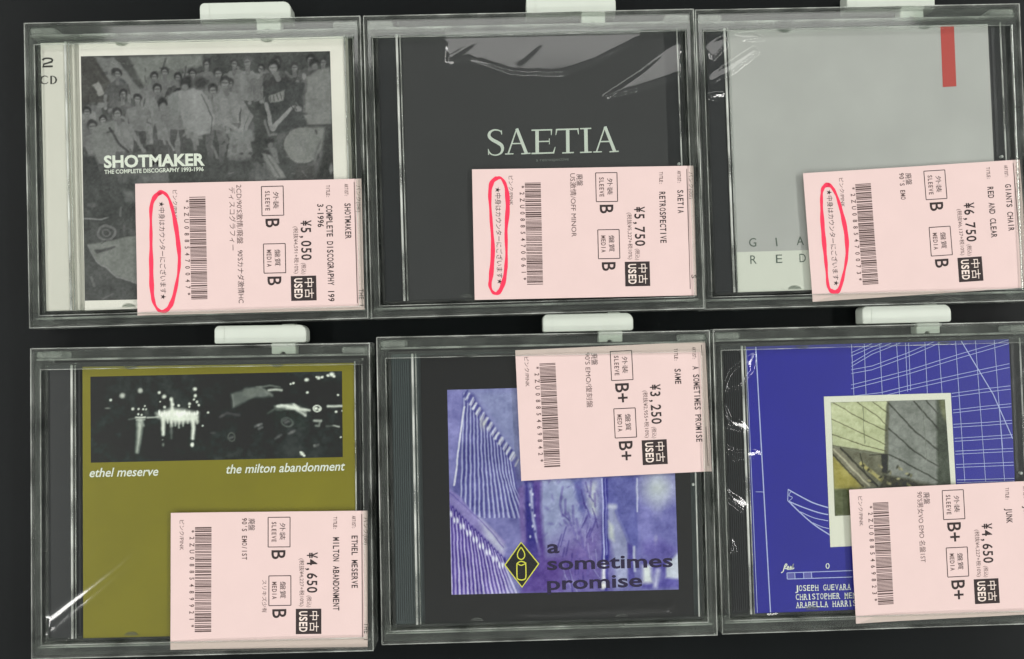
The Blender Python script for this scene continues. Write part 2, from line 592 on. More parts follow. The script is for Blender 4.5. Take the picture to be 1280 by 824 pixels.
KF = []
for i, ((ox, oy), th) in enumerate(PLACES):
    fr = Frame(KW, KH, (ox, oy), th, 0.0)
    KF.append(fr)
    root = empty('security_case', fr, CASE_LABEL[i], 'security case', 'clear security cases on the tabletop')
    # outer wall with a back rim
    f = MB()
    sweep(f, [(0, 0, 0, 0, 0.3), (0, 0, 0, 0, KD), (1.5, 1.5, 1.5, 1.5, KD), (1.5, 1.5, 1.5, 1.5, 1.3),
              (4, 4, 6, 4, 1.3), (4, 4, 6, 4, 0.3)], KW, KH)
    build(f, 'outer_frame', M_RAIL, root, fr, bevel=0.62, segs=4)
    # front lip: flat clear border that holds the contents in
    f = MB()
    sweep(f, [(1.6, 1.6, 1.6, 1.6, 12.75), (1.6, 1.6, 1.6, 1.6, 13.55), (3.8, 3.8, 9.6, 5.6, 13.55), (3.8, 3.8, 9.6, 5.6, 12.75)], KW, KH)
    f.v = [(x, y, z + (0.10 * (y - 9.6) + 0.45 if y < 20 else 0.11 * (y - KH + 5.6))) for (x, y, z) in f.v]
    build(f, 'front_lip', M_LIP, root, fr, bevel=0.3, segs=2)
    f = MB()                                  # added pale bead, paints the bright line round the opening
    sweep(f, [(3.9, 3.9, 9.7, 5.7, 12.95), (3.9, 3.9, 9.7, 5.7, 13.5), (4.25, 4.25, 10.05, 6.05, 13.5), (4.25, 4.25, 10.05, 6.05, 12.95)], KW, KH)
    build(f, 'opening_highlight', M_BRIGHT_EDGE, root, fr, bevel=0.12)
    f = MB()                                  # added pale strip, paints the highlight along the outer edge
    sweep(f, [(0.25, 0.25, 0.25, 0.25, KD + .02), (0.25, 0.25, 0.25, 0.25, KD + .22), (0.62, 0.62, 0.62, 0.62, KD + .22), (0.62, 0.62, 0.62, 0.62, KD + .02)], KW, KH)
    build(f, 'edge_highlight', M_BRIGHT_EDGE, root, fr)
    # lock channel along the top edge
    f = MB()
    f.box(1.8, 5.0, 1.6, KW - 1.8, 5.9, 12.5)
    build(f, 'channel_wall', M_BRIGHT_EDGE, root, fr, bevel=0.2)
    for (a, b) in ((1.8, 13.2), (KW - 13.2, KW - 1.8)):
        f = MB()
        f.box(a, 1.8, 3.0, b, 4.8, 12.4)
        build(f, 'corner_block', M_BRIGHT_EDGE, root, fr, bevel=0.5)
    # foot rail inside the bottom wall
    f = MB()
    f.box(1.8, KH - 5.0, 1.6, KW - 1.8, KH - 4.2, 12.2)
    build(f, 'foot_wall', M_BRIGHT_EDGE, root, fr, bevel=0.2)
    # white lock bar with its stem
    hx = LOCK_X[i]
    f = MB()
    f.prism(rounded(hx, -8.6, hx + 41.5, -0.6, (2.2, 3.4, 1.2, 0.8)), 3.0, 10.8)
    f.box(hx + 30.0, -9.0, 4.0, hx + 36.0, -8.5, 9.6)
    lk = build(f, 'lock_bar', M_WHITE_PLASTIC, root, fr, bevel=0.75, segs=4)
    f = MB()
    f.box(hx + 4.2, -8.2, 10.82, hx + 4.5, -1.0, 10.95)
    build(f, 'mould_seam', M_WHITE_PLASTIC, lk, fr)
    f = MB()
    f.prism([(hx + 25.5, -0.5), (hx + 25.5, 4.6), (hx + 29.5, 4.6), (hx + 29.8, 3.6), (hx + 31.4, 3.6), (hx + 31.7, 4.6),
             (hx + 36.5, 4.6), (hx + 36.5, -0.5)], 4.2, 9.8)
    build(f, 'stem', M_WHITE_PLASTIC, lk, fr, bevel=0.25)

# ------------------------------------------------------------------ CD cases
JW, JH, JD = 142.0, 125.0, 10.4
JZ = 1.4                                   # rests on the back rim of its security case
JX = [4.3, 5.0, 4.8, 5.0, 5.0, 4.6]
JY = [6.9, 6.9, 6.9, 6.9, 6.9, 6.9]
HX = [12.7, 9.9, 9.7, 12.0, 11.0, 9.7]      # hinge line
ZB, ZP, ZL = 9.05, 9.12, 9.18              # booklet face, picture print, lettering (mm above the CD case's base)
CD_LABEL = [
    'white bordered double CD case with a grey crowd photo and bold white title',
    'plain black CD case with a thin white serif title and curved film reflections',
    'pale grey green CD case with a small red bar and widely spaced letters',
    'olive green CD case with a wide black photo of night lights over water',
    'black CD case with a square violet photo and a yellow candle diamond',
    'blue CD case with white grid lines and a white framed photo',
]
BOOK = [(18.3, 1.7, 138.9, 124.0), (11.6, 1.7, 133.4, 123.8), (11.6, 1.7, 134.0, 123.8), (16.4, 2.0, 139.2, 124.0),
        (14.6, 2.0, 137.2, 123.8), (11.6, 1.7, 134.8, 123.8)]
BOOK_COL = [(234, 232, 222), (70, 71, 71), (179, 181, 177), (132, 126, 38), (46, 44, 45), (58, 58, 152)]
TRAY = [M_TRAY_WHITE, M_TRAY_DARK, M_TRAY_DARK, M_TRAY_DARK, M_TRAY_GREY, M_TRAY_DARK]

JF, JROOT, JBOOK = [], [], []
for i in range(6):
    k = KF[i]
    fr = Frame(JW, JH, k.world(JX[i], JY[i]), k.t + (0.004, 0.002, 0.004, -0.002, 0.0, 0.003)[i], JZ / 1000)
    JF.append(fr)
    root = empty('cd_case', fr, CD_LABEL[i], 'CD case', 'CD cases inside the security cases')
    JROOT.append(root)
    # base tray
    f = MB()
    f.box(1.15, 1.15, 0.0, JW - 1.15, JH - 1.15, 6.6)
    build(f, 'tray', TRAY[i], root, fr, bevel=0.3)
    # hinge strip with its fine ribs
    f = MB()
    hl = HX[i]
    f.box(1.25, 1.3, 6.7, hl - 0.8, JH - 1.3, 8.6 if i in (4, 5) else 9.1)
    if i in (4, 5):
        for q in range(int((hl - 2.9) / 0.95)):
            x = 1.9 + q * 0.95
            f.prism([(x, 2.2), (x + 0.5, 2.2), (x + 0.5, JH - 2.2), (x, JH - 2.2)], 8.62, 9.4)
    build(f, 'hinge_strip', TRAY[i], root, fr, bevel=0.0)
    # booklet
    x0, y0, x1, y1 = BOOK[i]
    f = MB()
    f.box(x0, y0, ZB - 1.2, x1, y1, ZB)
    bk = build(f, 'booklet', solid('booklet_card_' + 'white black grey olive dark blue'.split()[i], ink(*BOOK_COL[i]), 0.45, 0.25, 0.14, 35.0, 0.05, 350.0), root, fr, bevel=0.08)
    JBOOK.append(bk)
    # clear lid: front plate, rim walls, hinge-side ridges and the little booklet tabs
    f = MB()
    f.box(hl + 0.55, 0.0, 9.5, JW, JH, 10.4)
    f.box(0.0, 0.0, 9.5, hl - 0.55, JH, 10.4)
    ld = build(f, 'lid', M_LID, root, fr, bevel=0.25, segs=3)
    f = MB()
    f.box(0.0, 0.0, 0.6, JW, 1.1, 9.4)
    f.box(0.0, JH - 1.1, 0.6, JW, JH, 9.4)
    f.box(JW - 1.1, 1.2, 0.6, JW, JH - 1.2, 9.4)
    f.box(0.0, 1.2, 0.6, 1.1, JH - 1.2, 9.4)
    build(f, 'rim', M_EDGE, ld, fr, bevel=0.2)
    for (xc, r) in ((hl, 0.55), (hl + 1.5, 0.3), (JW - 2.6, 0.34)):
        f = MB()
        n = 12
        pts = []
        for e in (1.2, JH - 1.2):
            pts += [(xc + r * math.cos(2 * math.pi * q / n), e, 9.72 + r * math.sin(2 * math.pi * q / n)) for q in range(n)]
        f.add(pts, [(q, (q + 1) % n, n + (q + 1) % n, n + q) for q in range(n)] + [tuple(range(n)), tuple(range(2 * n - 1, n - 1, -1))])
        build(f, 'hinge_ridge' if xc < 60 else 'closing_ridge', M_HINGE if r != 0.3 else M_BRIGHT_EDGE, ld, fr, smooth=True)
    for (tx, ty, sg) in ((38, 1.9, 1), (104, 1.9, 1), (38, JH - 1.9, -1), (104, JH - 1.9, -1)):
        f = MB()
        f.prism([(tx + 3.0 * math.cos(a), ty + sg * 1.7 * math.sin(a)) for a in [math.pi * q / 9 for q in range(10)]], 9.24, 9.44)
        build(f, 'booklet_tab', M_EDGE, ld, fr)
    # small moulded pin on the closing edge
    f = MB()
    f.prism([(138.6 + 0.7 * math.cos(a), 64 + 0.7 * math.sin(a)) for a in [2 * math.pi * q / 12 for q in range(12)]], 6.3, 8.2)
    build(f, 'closing_pin', solid('pale_pin_plastic', (0.5, 0.54, 0.5), 0.3, 0.5), root, fr, bevel=0.15)

# ---- covers ---------------------------------------------------------------
M_PRINT_WHITE = solid('white_print', ink(232, 238, 225), 0.5, 0.2)
M_PRINT_PALE = solid('pale_print', ink(200, 210, 198), 0.5, 0.2)
M_PRINT_DIM = solid('dim_print', ink(120, 125, 120), 0.5, 0.2)
M_PRINT_DARK = solid('dark_print', ink(58, 60, 56), 0.5, 0.2)
M_PRINT_GREY = solid('grey_print', ink(98, 108, 100), 0.5, 0.2)
M_PRINT_RED = solid('red_print', ink(186, 84, 78), 0.5, 0.2)
M_PRINT_BLUEWHITE = solid('pale_blue_print', ink(176, 186, 232), 0.5, 0.2)
M_PRINT_YELLOW = solid('yellow_print', ink(226, 226, 88), 0.5, 0.2)
M_PRINT_BLACK = solid('black_print', ink(58, 52, 76), 0.5, 0.2)
M_PRINT_LIGHTPANEL = solid('light_panel_print', ink(212, 216, 204), 0.5, 0.2, 0.02, 40.0)

# (1) crowd photograph on a white cover
fr, bk = JF[0], JBOOK[0]
A = Art(fr, [(101, 70.5), (412.5, 64), (421.5, 369), (106, 376)], ZP, 0.36, (72, 78, 74))
A.grain(60, 16, 3)
A.warp(12, 1.6, 71)
rk = random.Random(5)
for k in range(50):                           # the far rows of the crowd
    cx, cy = 105 + rk.random() * 310, 74 + rk.random() ** 1.3 * 130
    r = 4.5 + 4.5 * rk.random() + (cy - 74) * 0.02
    g = 90 + rk.random() * 38
    A.poly([(cx - r * 1.5, cy + r * 3.6), (cx - r * 1.2, cy + r * 1.3), (cx, cy + r * .8), (cx + r * 1.3, cy + r * 1.3), (cx + r * 1.6, cy + r * 3.8)], g, 2, 0.75)
    A.blob(cx, cy, r, r * 1.1, 58 + rk.random() * 16, 0.4, 0.85)
    A.blob(cx + r * .1, cy + r * .45, r * .62, r * .66, 104 + rk.random() * 24, 0.5, 0.8)
A.zoom(90, 55, 4.578)
P, Ln, B = A.poly, A.line, A.blob
P([(48, 72), (140, 76), (240, 260), (300, 330), (60, 340)], (76, 74, 66), 3)
P([(128, 76), (245, 75), (335, 200), (420, 300), (380, 330), (240, 255)], (112, 116, 112), 3)
P([(245, 75), (328, 75), (425, 255), (385, 250)], (74, 78, 72), 3)
P([(325, 75), (745, 60), (748, 120), (610, 150), (450, 165), (405, 240)], (112, 121, 110), 4)
P([(410, 240), (450, 170), (620, 150), (640, 260), (560, 300), (470, 300)], (104, 113, 103), 5)
B(250, 165, 32, 30, 62); B(248, 178, 16, 16, 108); B(275, 228, 44, 32, (70, 78, 82))
P([(115, 235), (148, 215), (188, 285), (155, 298)], (136, 136, 126), 2)


def figure(x, y, h, shirt, legs=None, lean=0.0, larm=None, rarm=None, hair=60, face=120, facing=0.0):
    """a person of the printed crowd: x, y = middle of the head, h = head height in picture points"""
    A.zoom(0, 0, 1)
    w = h * 1.05
    sx, sy = x + lean * h, y + h * 0.95           # shoulders
    hx_, hy = x + lean * h * 3.2, y + h * 3.3      # hips
    if legs is not None:
        for q in (-1, 1):
            kx = hx_ + q * h * .55 + lean * h
            Ln([(hx_ + q * h * .35, hy - h * .2), (kx, hy + h * 1.4), (kx - q * h * .1, hy + h * 2.8)], h * .75, legs, 1.4, 0.95, h * .42)
    P([(sx - w, sy + h * .25), (sx - w * .45, sy - h * .15), (sx + w * .45, sy - h * .15), (sx + w, sy + h * .25),
       (hx_ + w * .82, hy - h * .9), (hx_ + w * .75, hy + h * .1), (hx_ - w * .75, hy + h * .1), (hx_ - w * .85, hy - h * .9)], shirt, 1.6)
    Ln([(sx + w * .1, sy + h * .4), (hx_ + w * .3, hy - h * .2)], h * .35, shirt - 14, h * .4, 0.7)
    Ln([(sx - w * .5, sy + h * .6), (hx_ - w * .5, hy - h * .6)], h * .22, shirt + 8, h * .3, 0.6)
    for q, arm in ((-1, larm), (1, rarm)):
        if arm is None:
            arm = [(q * 1.25, 1.3), (q * 1.2, 2.6)]
        pts = [(sx + q * w * .85, sy + h * .3)] + [(sx + p[0] * h, sy + p[1] * h) for p in arm]
        Ln(pts[:2], h * .52, shirt - 4, 1.4, 0.95, h * .42)
        Ln(pts[1:] if len(pts) > 2 else pts, h * .36, face - 2, 1.3, 0.95, h * .24)
        B(pts[-1][0], pts[-1][1], h * .24, h * .24, face + 4, 0.5)
    Ln([(x, y + h * .4), (sx, sy)], h * .42, face - 16, 1.2)
    B(x, y - h * .10, h * .50, h * .56, hair, 0.3)
    B(x + facing * h * .14, y + h * .10, h * .34, h * .42, face, 0.35)
    Ln([(x - h * .2 + facing * h * .14, y + h * .02), (x + h * .2 + facing * h * .14, y + h * .02)], h * .12, face - 40, h * .1, 0.8)
    Ln([(x - h * .1 + facing * h * .14, y + h * .32), (x + h * .1 + facing * h * .14, y + h * .32)], h * .07, face - 28, h * .08, 0.8)


# back row, along the wall
for (x, y, h, g, hr) in ((147, 93, 12, 84, 58), (192, 96, 12, 112, 60), (206, 90, 11, 108, 64), (222, 97, 12, 74, 56), (240, 92, 12, 106, 62), (258, 80, 12, 100, 60), (272, 92, 13, 112, 64),
                        (292, 80, 12, 116, 70), (309, 78, 14, 118, 84), (326, 86, 12, 104, 62), (346, 78, 14, 84, 58), (368, 84, 12, 76, 66), (388, 74, 13, 92, 62), (404, 78, 13, 108, 70)):
    figure(x, y, h, g, None, 0.0, hair=hr, face=116)
B(250, 104, 12, 10, 62, 0.5)
# middle row
figure(108, 140, 13, 100, 78, 0.05, hair=58); figure(128, 150, 12, 64, None, 0.05, hair=56)
figure(154, 118, 12, 92, None, 0.0, hair=54, face=124, larm=[(-1.0, 1.2), (.2, 1.6)])
figure(196, 112, 13, 118, 84, 0.08, hair=56); figure(203, 132, 13, 116, 82, 0.1, hair=58, face=124, rarm=[(1.2, 1.2), (.6, 2.4)])
figure(172, 124, 12, 110, 76, 0.0, hair=60)
figure(222, 118, 13, 112, 80, 0.0, hair=54)
figure(286, 104, 14, 120, 100, 0.0, hair=72, face=118)
figure(266, 112, 15, 118, 96, 0.05, hair=66, face=120)
# seated and kneeling in front
figure(146, 142, 14, 120, 96, 0.18, hair=56, face=122, larm=[(-.4, 1.6), (.8, 2.4)], rarm=[(1.5, 1.3), (2.2, 2.4)])
figure(115, 158, 14, 112, 70, 0.16, hair=56, face=114, rarm=[(1.5, 1.5), (2.0, 2.6)])
A.zoom(90, 55, 4.578)
P([(604, 272), (672, 246), (742, 272), (790, 335), (815, 430), (795, 512), (722, 524), (655, 485), (612, 385)], (128, 132, 131), 2.5)
Ln([(650, 300), (680, 470)], 30, 118, 12, 0.7); Ln([(735, 290), (800, 420), (790, 520)], 7, 90, 1.5); Ln([(700, 300), (740, 480)], 14, 138, 8, 0.6)
B(648, 225, 46, 50, 58, 0.4); B(640, 250, 26, 26, 112, 0.5)
Ln([(655, 500), (690, 540), (705, 604)], 20, 112, 1.5); Ln([(706, 520), (716, 575)], 20, 116, 1.5)
P([(540, 300), (600, 270), (625, 380), (600, 420), (560, 400)], (114, 120, 118), 3); B(516, 330, 34, 32, 58, 0.4); B(520, 360, 26, 28, 122, 0.5)
Ln([(470, 390), (500, 470), (532, 575)], 15, 118, 1.5); Ln([(518, 488), (582, 612)], 13, 122, 1.5)
P([(118, 482), (240, 436), (250, 520), (275, 602), (190, 640), (150, 690), (108, 570)], (112, 118, 112), 3)
Ln([(215, 490), (265, 575), (320, 620)], 15, 72, 1.5); Ln([(240, 500), (290, 580), (330, 600)], 10, 112, 1.5)
P([(60, 650), (130, 640), (180, 780), (170, 824), (60, 824)], (60, 66, 64), 5)
P([(280, 640), (440, 610), (480, 740), (380, 780), (250, 760)], (88, 94, 90), 8, 0.7)
A.zoom(250, 55, 4.578)
figure(281, 103, 15, 122, None, 0.12, hair=70, face=124, larm=[(-.6, 2.2), (1.2, 3.2)], rarm=[(2.0, 2.0), (1.4, 3.6)])
A.zoom(250, 55, 4.578)
Ln([(118, 420), (200, 492)], 24, 126, 2); Ln([(268, 388), (228, 505)], 26, 126, 2)
P([(150, 505), (300, 495), (312, 560), (190, 578)], (112, 118, 116), 3)
Ln([(210, 530), (240, 632)], 26, 118, 2, 1, 18); Ln([(268, 530), (290, 632)], 30, 118, 2, 1, 20); Ln([(120, 470), (155, 560)], 20, 104, 2)
B(235, 630, 16, 10, 84, 0.5); B(288, 632, 16, 10, 84, 0.5)
# the two men in dark shirts, the light shirt at the right, drum and guitar
figure(343, 84, 17, 68, None, 0.25, hair=56, face=128, larm=[(-.9, 1.4), (-.4, 3.0)], rarm=[(1.4, 1.2), (.6, 2.6)], facing=-.5)
A.zoom(250, 55, 4.578)
P([(362, 262), (470, 215), (598, 225), (612, 470), (442, 522), (382, 480)], (68, 74, 73), 3)
P([(385, 300), (482, 266), (478, 322), (402, 338)], (124, 128, 120), 2); B(560, 372, 26, 20, 124, 0.4)
for q in range(4):
    Ln([(396 + q * 20, 304 - q * 7), (404 + q * 20, 330 - q * 5)], 5, 86, 1)
Ln([(378, 348), (405, 470), (418, 490)], 24, 130, 1.5, 1, 20); Ln([(415, 488), (470, 430), (535, 358)], 26, 130, 1.5, 1, 18)
Ln([(370, 440), (390, 520), (430, 520)], 14, 112, 2); B(598, 185, 18, 24, 126, 0.4); B(415, 484, 22, 16, 120, 0.5)
Ln([(520, 350), (540, 385)], 5, 70, 1); Ln([(530, 345), (552, 378)], 5, 70, 1)
P([(610, 192), (680, 150), (745, 138), (752, 466), (622, 462), (592, 402)], (116, 121, 113), 3)
Ln([(650, 230), (640, 440)], 20, 104, 10, 0.7); Ln([(710, 200), (700, 440)], 30, 124, 14, 0.6); Ln([(610, 200), (592, 330), (600, 400)], 12, 92, 3)
B(650, 110, 34, 34, 62, 0.4); B(655, 130, 22, 24, 112, 0.5)
P([(622, 462), (752, 466), (758, 500), (600, 480)], 72, 3)
B(585, 582, 108, 106, (122, 128, 118), 0.08); B(585, 582, 108, 106, 84, 0.6, 1, 0, 0.03); P([(600, 478), (715, 478), (702, 600), (650, 670), (600, 640)], (118, 125, 115), 4)
B(570, 570, 70, 66, 128, 0.9, 0.6)
Ln([(690, 560), (650, 680), (660, 730)], 12, 104, 2); Ln([(660, 500), (665, 520)], 10, 80, 2)
P([(700, 640), (760, 470), (768, 775), (660, 775)], (64, 68, 64), 5)
P([(348, 630), (402, 636), (492, 770), (430, 776)], (122, 126, 120), 2.5); Ln([(380, 640), (455, 770)], 8, 96, 2)
P([(0, 660), (340, 640), (420, 776), (0, 790)], (78, 83, 80), 12, 0.6)
P([(545, 700), (660, 690), (660, 776), (545, 776)], (84, 84, 80), 5); B(748, 715, 14, 40, 120, 0.5); Ln([(68, 590), (95, 655)], 16, 110, 2)
A.zoom(90, 210, 4.578)
P([(60, 90), (370, 60), (380, 300), (75, 330)], (66, 74, 70), 14, 0.8)
Ln([(64, 292), (170, 296), (206, 284)], 8, 132, 1.5)
B(196, 372, 48, 40, 108, 0.5, 1, 0, 0.2); B(196, 372, 22, 20, 104, 0.5, 1, 0, 0.3)
P([(90, 442), (200, 420), (372, 385), (376, 662), (255, 622), (135, 532)], (116, 126, 112), 2.5)
Ln([(90, 446), (135, 532), (255, 624), (376, 664)], 7, 132, 1.5)
P([(128, 474), (245, 448), (250, 458), (140, 494)], 78, 2)
P([(290, 120), (360, 140), (364, 205), (310, 190)], (94, 100, 96), 5)
B(345, 370, 26, 26, 96, 0.6); Ln([(300, 330), (300, 385)], 18, 88, 3)
Ln([(100, 215), (130, 215)], 24, 90, 3); Ln([(170, 752), (235, 720)], 6, 108, 2)
for k in range(70):                           # folds, hands and shadow flecks
    cx, cy = 104 + rk.random() * 312, 70 + rk.random() * 300
    an = rk.random() * 3.14
    l_ = 3 + rk.random() * 9
    A.zoom(0, 0, 1)
    A.line([(cx, cy), (cx + l_ * math.cos(an), cy + l_ * math.sin(an))], 1.2 + rk.random() * 2.4, (58, 62, 60) if rk.random() < .55 else (124, 128, 124), 1.2, 0.5)
A.grain(22, 12, 11); A.grain(7, 9, 31); A.grain(2.4, 13, 21)
A.tone(1.06, 92, 6)
A.mono(0.75)
A.build('cover_photo', bk)
f = MB()
letter_px(f, fr, ZL, 'SHOTMAKER', 130, 209.5, 256, 206.5, 14.5, bold=0.035)
letter_px(f, fr, ZL, 'THE COMPLETE DISCOGRAPHY 1993-1996', 130.5, 217.5, 254.5, 213.8, 5.0, bold=0.02)
build(f, 'title_lettering', M_PRINT_WHITE, bk, fr)
f = MB()                                    # the 2 / CD mark moulded on the hinge side
zz = 9.14
two = fr.pxs([(q_[0] * 0.92 + 7.6, q_[1]) for q_ in [(49.5, 75.5), (51, 73.8), (54, 73.0), (58, 73.0), (61.5, 73.6), (63, 75.2), (62, 77.3), (57, 78.8), (51.5, 80.2), (49.5, 83.4), (63.5, 83.0)]], zz)
f.ribbon(two, [1.0, .9, .8, .8, .9, 1.0, 1.0, .8, .8, .9, .9], zz)
cc = fr.pxs([(q_[0] * 0.92 + 7.6, q_[1]) for q_ in [(57.0, 97.0), (55, 95.4), (52, 95.0), (48.5, 96.6), (47, 100), (48.2, 103.4), (51.5, 105), (55, 104.4), (57.2, 102.6)]], zz)
f.ribbon(cc, [.25, .4, .4, .75, .9, .75, .4, .4, .25], zz)
dd = fr.pxs([(q_[0] * 0.92 + 7.6, q_[1]) for q_ in [(60.2, 95.2), (64, 95.2), (67.2, 97.2), (68.2, 100), (67.2, 103), (64, 104.8), (60.2, 104.9)]], zz + .01)
f.ribbon(dd, [.3, .35, .7, .9, .7, .35, .3], zz + .01)
f.ribbon(fr.pxs([(q_[0] * 0.92 + 7.6, q_[1]) for q_ in [(61.2, 95.2), (61.2, 104.9)]], zz + .02), .8, zz + .02)
build(f, 'double_disc_mark', solid('dark_mark', (0.035, 0.035, 0.03), 0.5, 0.2), JROOT[0], fr)

# (2) black cover, white serif capitals
fr, bk = JF[1], JBOOK[1]
f = MB()
SA = 0                                      # serif capitals drawn stroke by stroke; zoom origin (595,140), 6.4 per pixel
zc = [ZL]


def sz(x, y):
    return fr.px(595 + x / 6.4, 140 + y / 6.4, ZL)


def strokes(pts, w):
    zc[0] += 0.004
    ws = [a / 6.4 / 2.73 for a in (w if hasattr(w, '__len__') else [w] * len(pts))]
    f.ribbon([sz(*p) for p in pts], ws, zc[0])


def spline(pts, n=6):
    out = []
    for i in range(len(pts) - 1):
        p0, p1, p2, p3 = pts[max(i - 1, 0)], pts[i], pts[i + 1], pts[min(i + 2, len(pts) - 1)]
        for k in range(n):
            t = k / n
            out.append(tuple(0.5 * (2 * p1[j] + (p2[j] - p0[j]) * t + (2 * p0[j] - 5 * p1[j] + 4 * p2[j] - p3[j]) * t * t + (3 * p1[j] - p0[j] - 3 * p2[j] + p3[j]) * t ** 3) for j in range(len(p1))))
    out.append(pts[-1])
    return out


s_ = spline([(206, 180, 6), (200, 158, 9), (175, 146, 10), (140, 146, 13), (110, 166, 20), (106, 196, 24), (130, 222, 26), (170, 244, 27), (204, 268, 27), (212, 300, 22), (198, 330, 15), (165, 345, 10), (130, 342, 9), (108, 325, 9), (97, 296, 5)])
strokes([p[:2] for p in s_], [p[2] for p in s_])
strokes([(204, 148), (206, 182)], [7, 3]); strokes([(98, 296), (101, 344)], [3, 8])
for dx, dy, k in ((0, 0, 1), (706, -16, 1.0)):      # the two As
    strokes([(326 + dx, 134 + dy), (258 + dx, 334 + dy)], [9, 12])
    strokes([(326 + dx, 134 + dy), (404 + dx, 334 + dy)], [24, 26])
    strokes([(285 + dx, 254 + dy), (372 + dx, 252 + dy)], 10)
    strokes([(232 + dx, 337 + dy), (300 + dx, 335 + dy)], 9)
    strokes([(362 + dx, 335 + dy), (436 + dx, 331 + dy)], 10)
strokes([(488, 146), (490, 330)], 28)               # E
strokes([(444, 147), (606, 143)], 11); strokes([(604, 138), (602, 186)], [12, 5])
strokes([(490, 238), (585, 235)], 10); strokes([(586, 212), (587, 260)], [6, 6])
strokes([(444, 333), (620, 327)], 12); strokes([(634, 280), (618, 332)], [5, 14])
strokes([(733, 138), (735, 326)], 28)               # T
strokes([(642, 142), (820, 137)], 12); strokes([(646, 138), (638, 186)], [14, 5]); strokes([(814, 132), (820, 180)], [14, 5])
strokes([(690, 329), (782, 325)], 10)
strokes([(878, 132), (882, 322)], 29)               # I
strokes([(832, 135), (922, 132)], 10); strokes([(832, 325), (926, 321)], 10)
build(f, 'title_lettering', M_PRINT_PALE, bk, fr)
f = MB()
letter_px(f, fr, ZL, 'a retrospective', 670, 202, 711, 200.5, 4.0)
build(f, 'subtitle_lettering', M_PRINT_DIM, bk, fr)

# (3) pale grey cover
fr, bk = JF[2], JBOOK[2]
f = MB()
x0, y0, x1, y1 = BOOK[2]
yb = fr.px(932, 315, ZP)[1]
f.quad([(x0 + .05, y1 - .05, ZP), (x1 - .05, y1 - .05, ZP), (x1 - .05, yb, ZP), (x0 + .05, yb, ZP)])
build(f, 'light_panel', M_PRINT_LIGHTPANEL, bk, fr)
f = MB()
f.quad([p + (ZP,) for p in fr.pxs([(1178.5, 109), (1195.5, 108), (1192.5, 32.5), (1175.5, 33)], ZP)])
build(f, 'red_bar', M_PRINT_RED, bk, fr)
f = MB()
for ch, x, y in (('G', 936.5, 308.5), ('I', 970.5, 308), ('A', 996, 306.5), ('N', 1026, 306), ('R', 938, 330), ('E', 970, 329), ('D', 999.5, 328)):
    w = {'I': 1.6, 'N': 9}.get(ch, 9.0 if ch in 'GA' else 8.0)
    letter_px(f, fr, ZL, ch, x, y, x + w, y - 0.2, 11.0)
build(f, 'title_lettering', M_PRINT_GREY, bk, fr)

# (4) olive cover with a night photograph
fr, bk = JF[3], JBOOK[3]
A = Art(fr, [(113, 471), (427.5, 464), (428.5, 571.5), (113.5, 578.5)], ZP, 0.30, (53, 57, 56))
A.grain(45, 14, 5)
A.warp(8, 0.7, 72)
P, Ln, B = A.poly, A.line, A.blob
A.zoom(100, 455, 5.683)
P([(75, 360), (560, 370), (1000, 430), (1000, 700), (75, 700)], (46, 54, 52), 30, 0.6)
W_ = (226, 232, 220)
for (x, y, r) in ((218, 257, 11), (300, 227, 19), (427, 190, 18), (372, 321, 12), (596, 233, 16), (560, 205, 12), (568, 270, 7), (597, 308, 11),
                  (645, 255, 10), (655, 290, 12), (698, 297, 11), (813, 180, 16), (816, 226, 13), (808, 252, 10), (830, 270, 10), (842, 292, 9), (776, 285, 12),
                  (775, 305, 8), (907, 345, 10), (458, 300, 7), (447, 322, 8), (466, 325, 8), (415, 320, 9), (412, 358, 9), (437, 362, 9), (870, 440, 8)):
    B(x, y, r * 1.35, r * 1.35, W_, 0.75)
B(195, 315, 30, 10, (120, 124, 118), 0.8); B(427, 190, 32, 32, (110, 114, 110), 1.0, 0.4); B(300, 227, 34, 34, (110, 114, 110), 1.0, 0.4)
P([(535, 350), (600, 330), (650, 318), (760, 330), (840, 345), (838, 412), (780, 410), (700, 420), (640, 410), (590, 400), (550, 380)], W_, 6, 0.95)
for k in range(16):
    x = 560 + k * 18
    B(x, 345 + (k * 37 % 23), 12, 26, (240, 244, 236), 0.7)
Ln([(588, 390), (590, 500)], 30, W_, 3, 0.95, 24); Ln([(800, 380), (803, 460), (796, 530)], 32, W_, 3, 0.95, 22); B(793, 575, 18, 22, W_, 0.6)
Ln([(648, 250), (650, 330), (648, 440)], 20, W_, 3, 0.95); Ln([(645, 440), (648, 530)], 16, (130, 134, 128), 4, 0.8, 6)
for x, y1 in ((620, 420), (675, 440), (700, 455), (730, 440), (765, 420), (830, 425)):
    Ln([(x, 380), (x, y1)], 16, W_, 3, 0.9, 8)
B(588, 575, 14, 20, (120, 124, 118), 0.8); B(585, 540, 10, 8, (130, 134, 128), 0.8)
Ln([(395, 383), (460, 380)], 12, W_, 2); Ln([(475, 381), (550, 376)], 9, (200, 206, 196), 2); Ln([(400, 400), (458, 396)], 8, (190, 196, 186), 2)
Ln([(425, 415), (422, 480), (415, 540), (403, 625)], 42, (196, 204, 192), 5, 0.95, 16); Ln([(345, 395), (390, 388)], 8, (110, 114, 108), 3)
Ln([(425, 415), (450, 440)], 14, (150, 156, 148), 3); B(470, 345, 24, 30, (100, 104, 100), 0.8, 0.6)
B(1005, 370, 30, 14, (90, 92, 90), 0.9, 1, -0.5); B(940, 490, 30, 12, (80, 80, 80), 0.9); B(270, 500, 30, 14, (66, 70, 70), 0.9)
A.zoom(260, 455, 5.683)
P([(158, 212), (250, 190), (262, 170), (340, 165), (440, 210), (430, 235), (330, 238), (200, 300), (172, 308)], (106, 112, 108), 4)
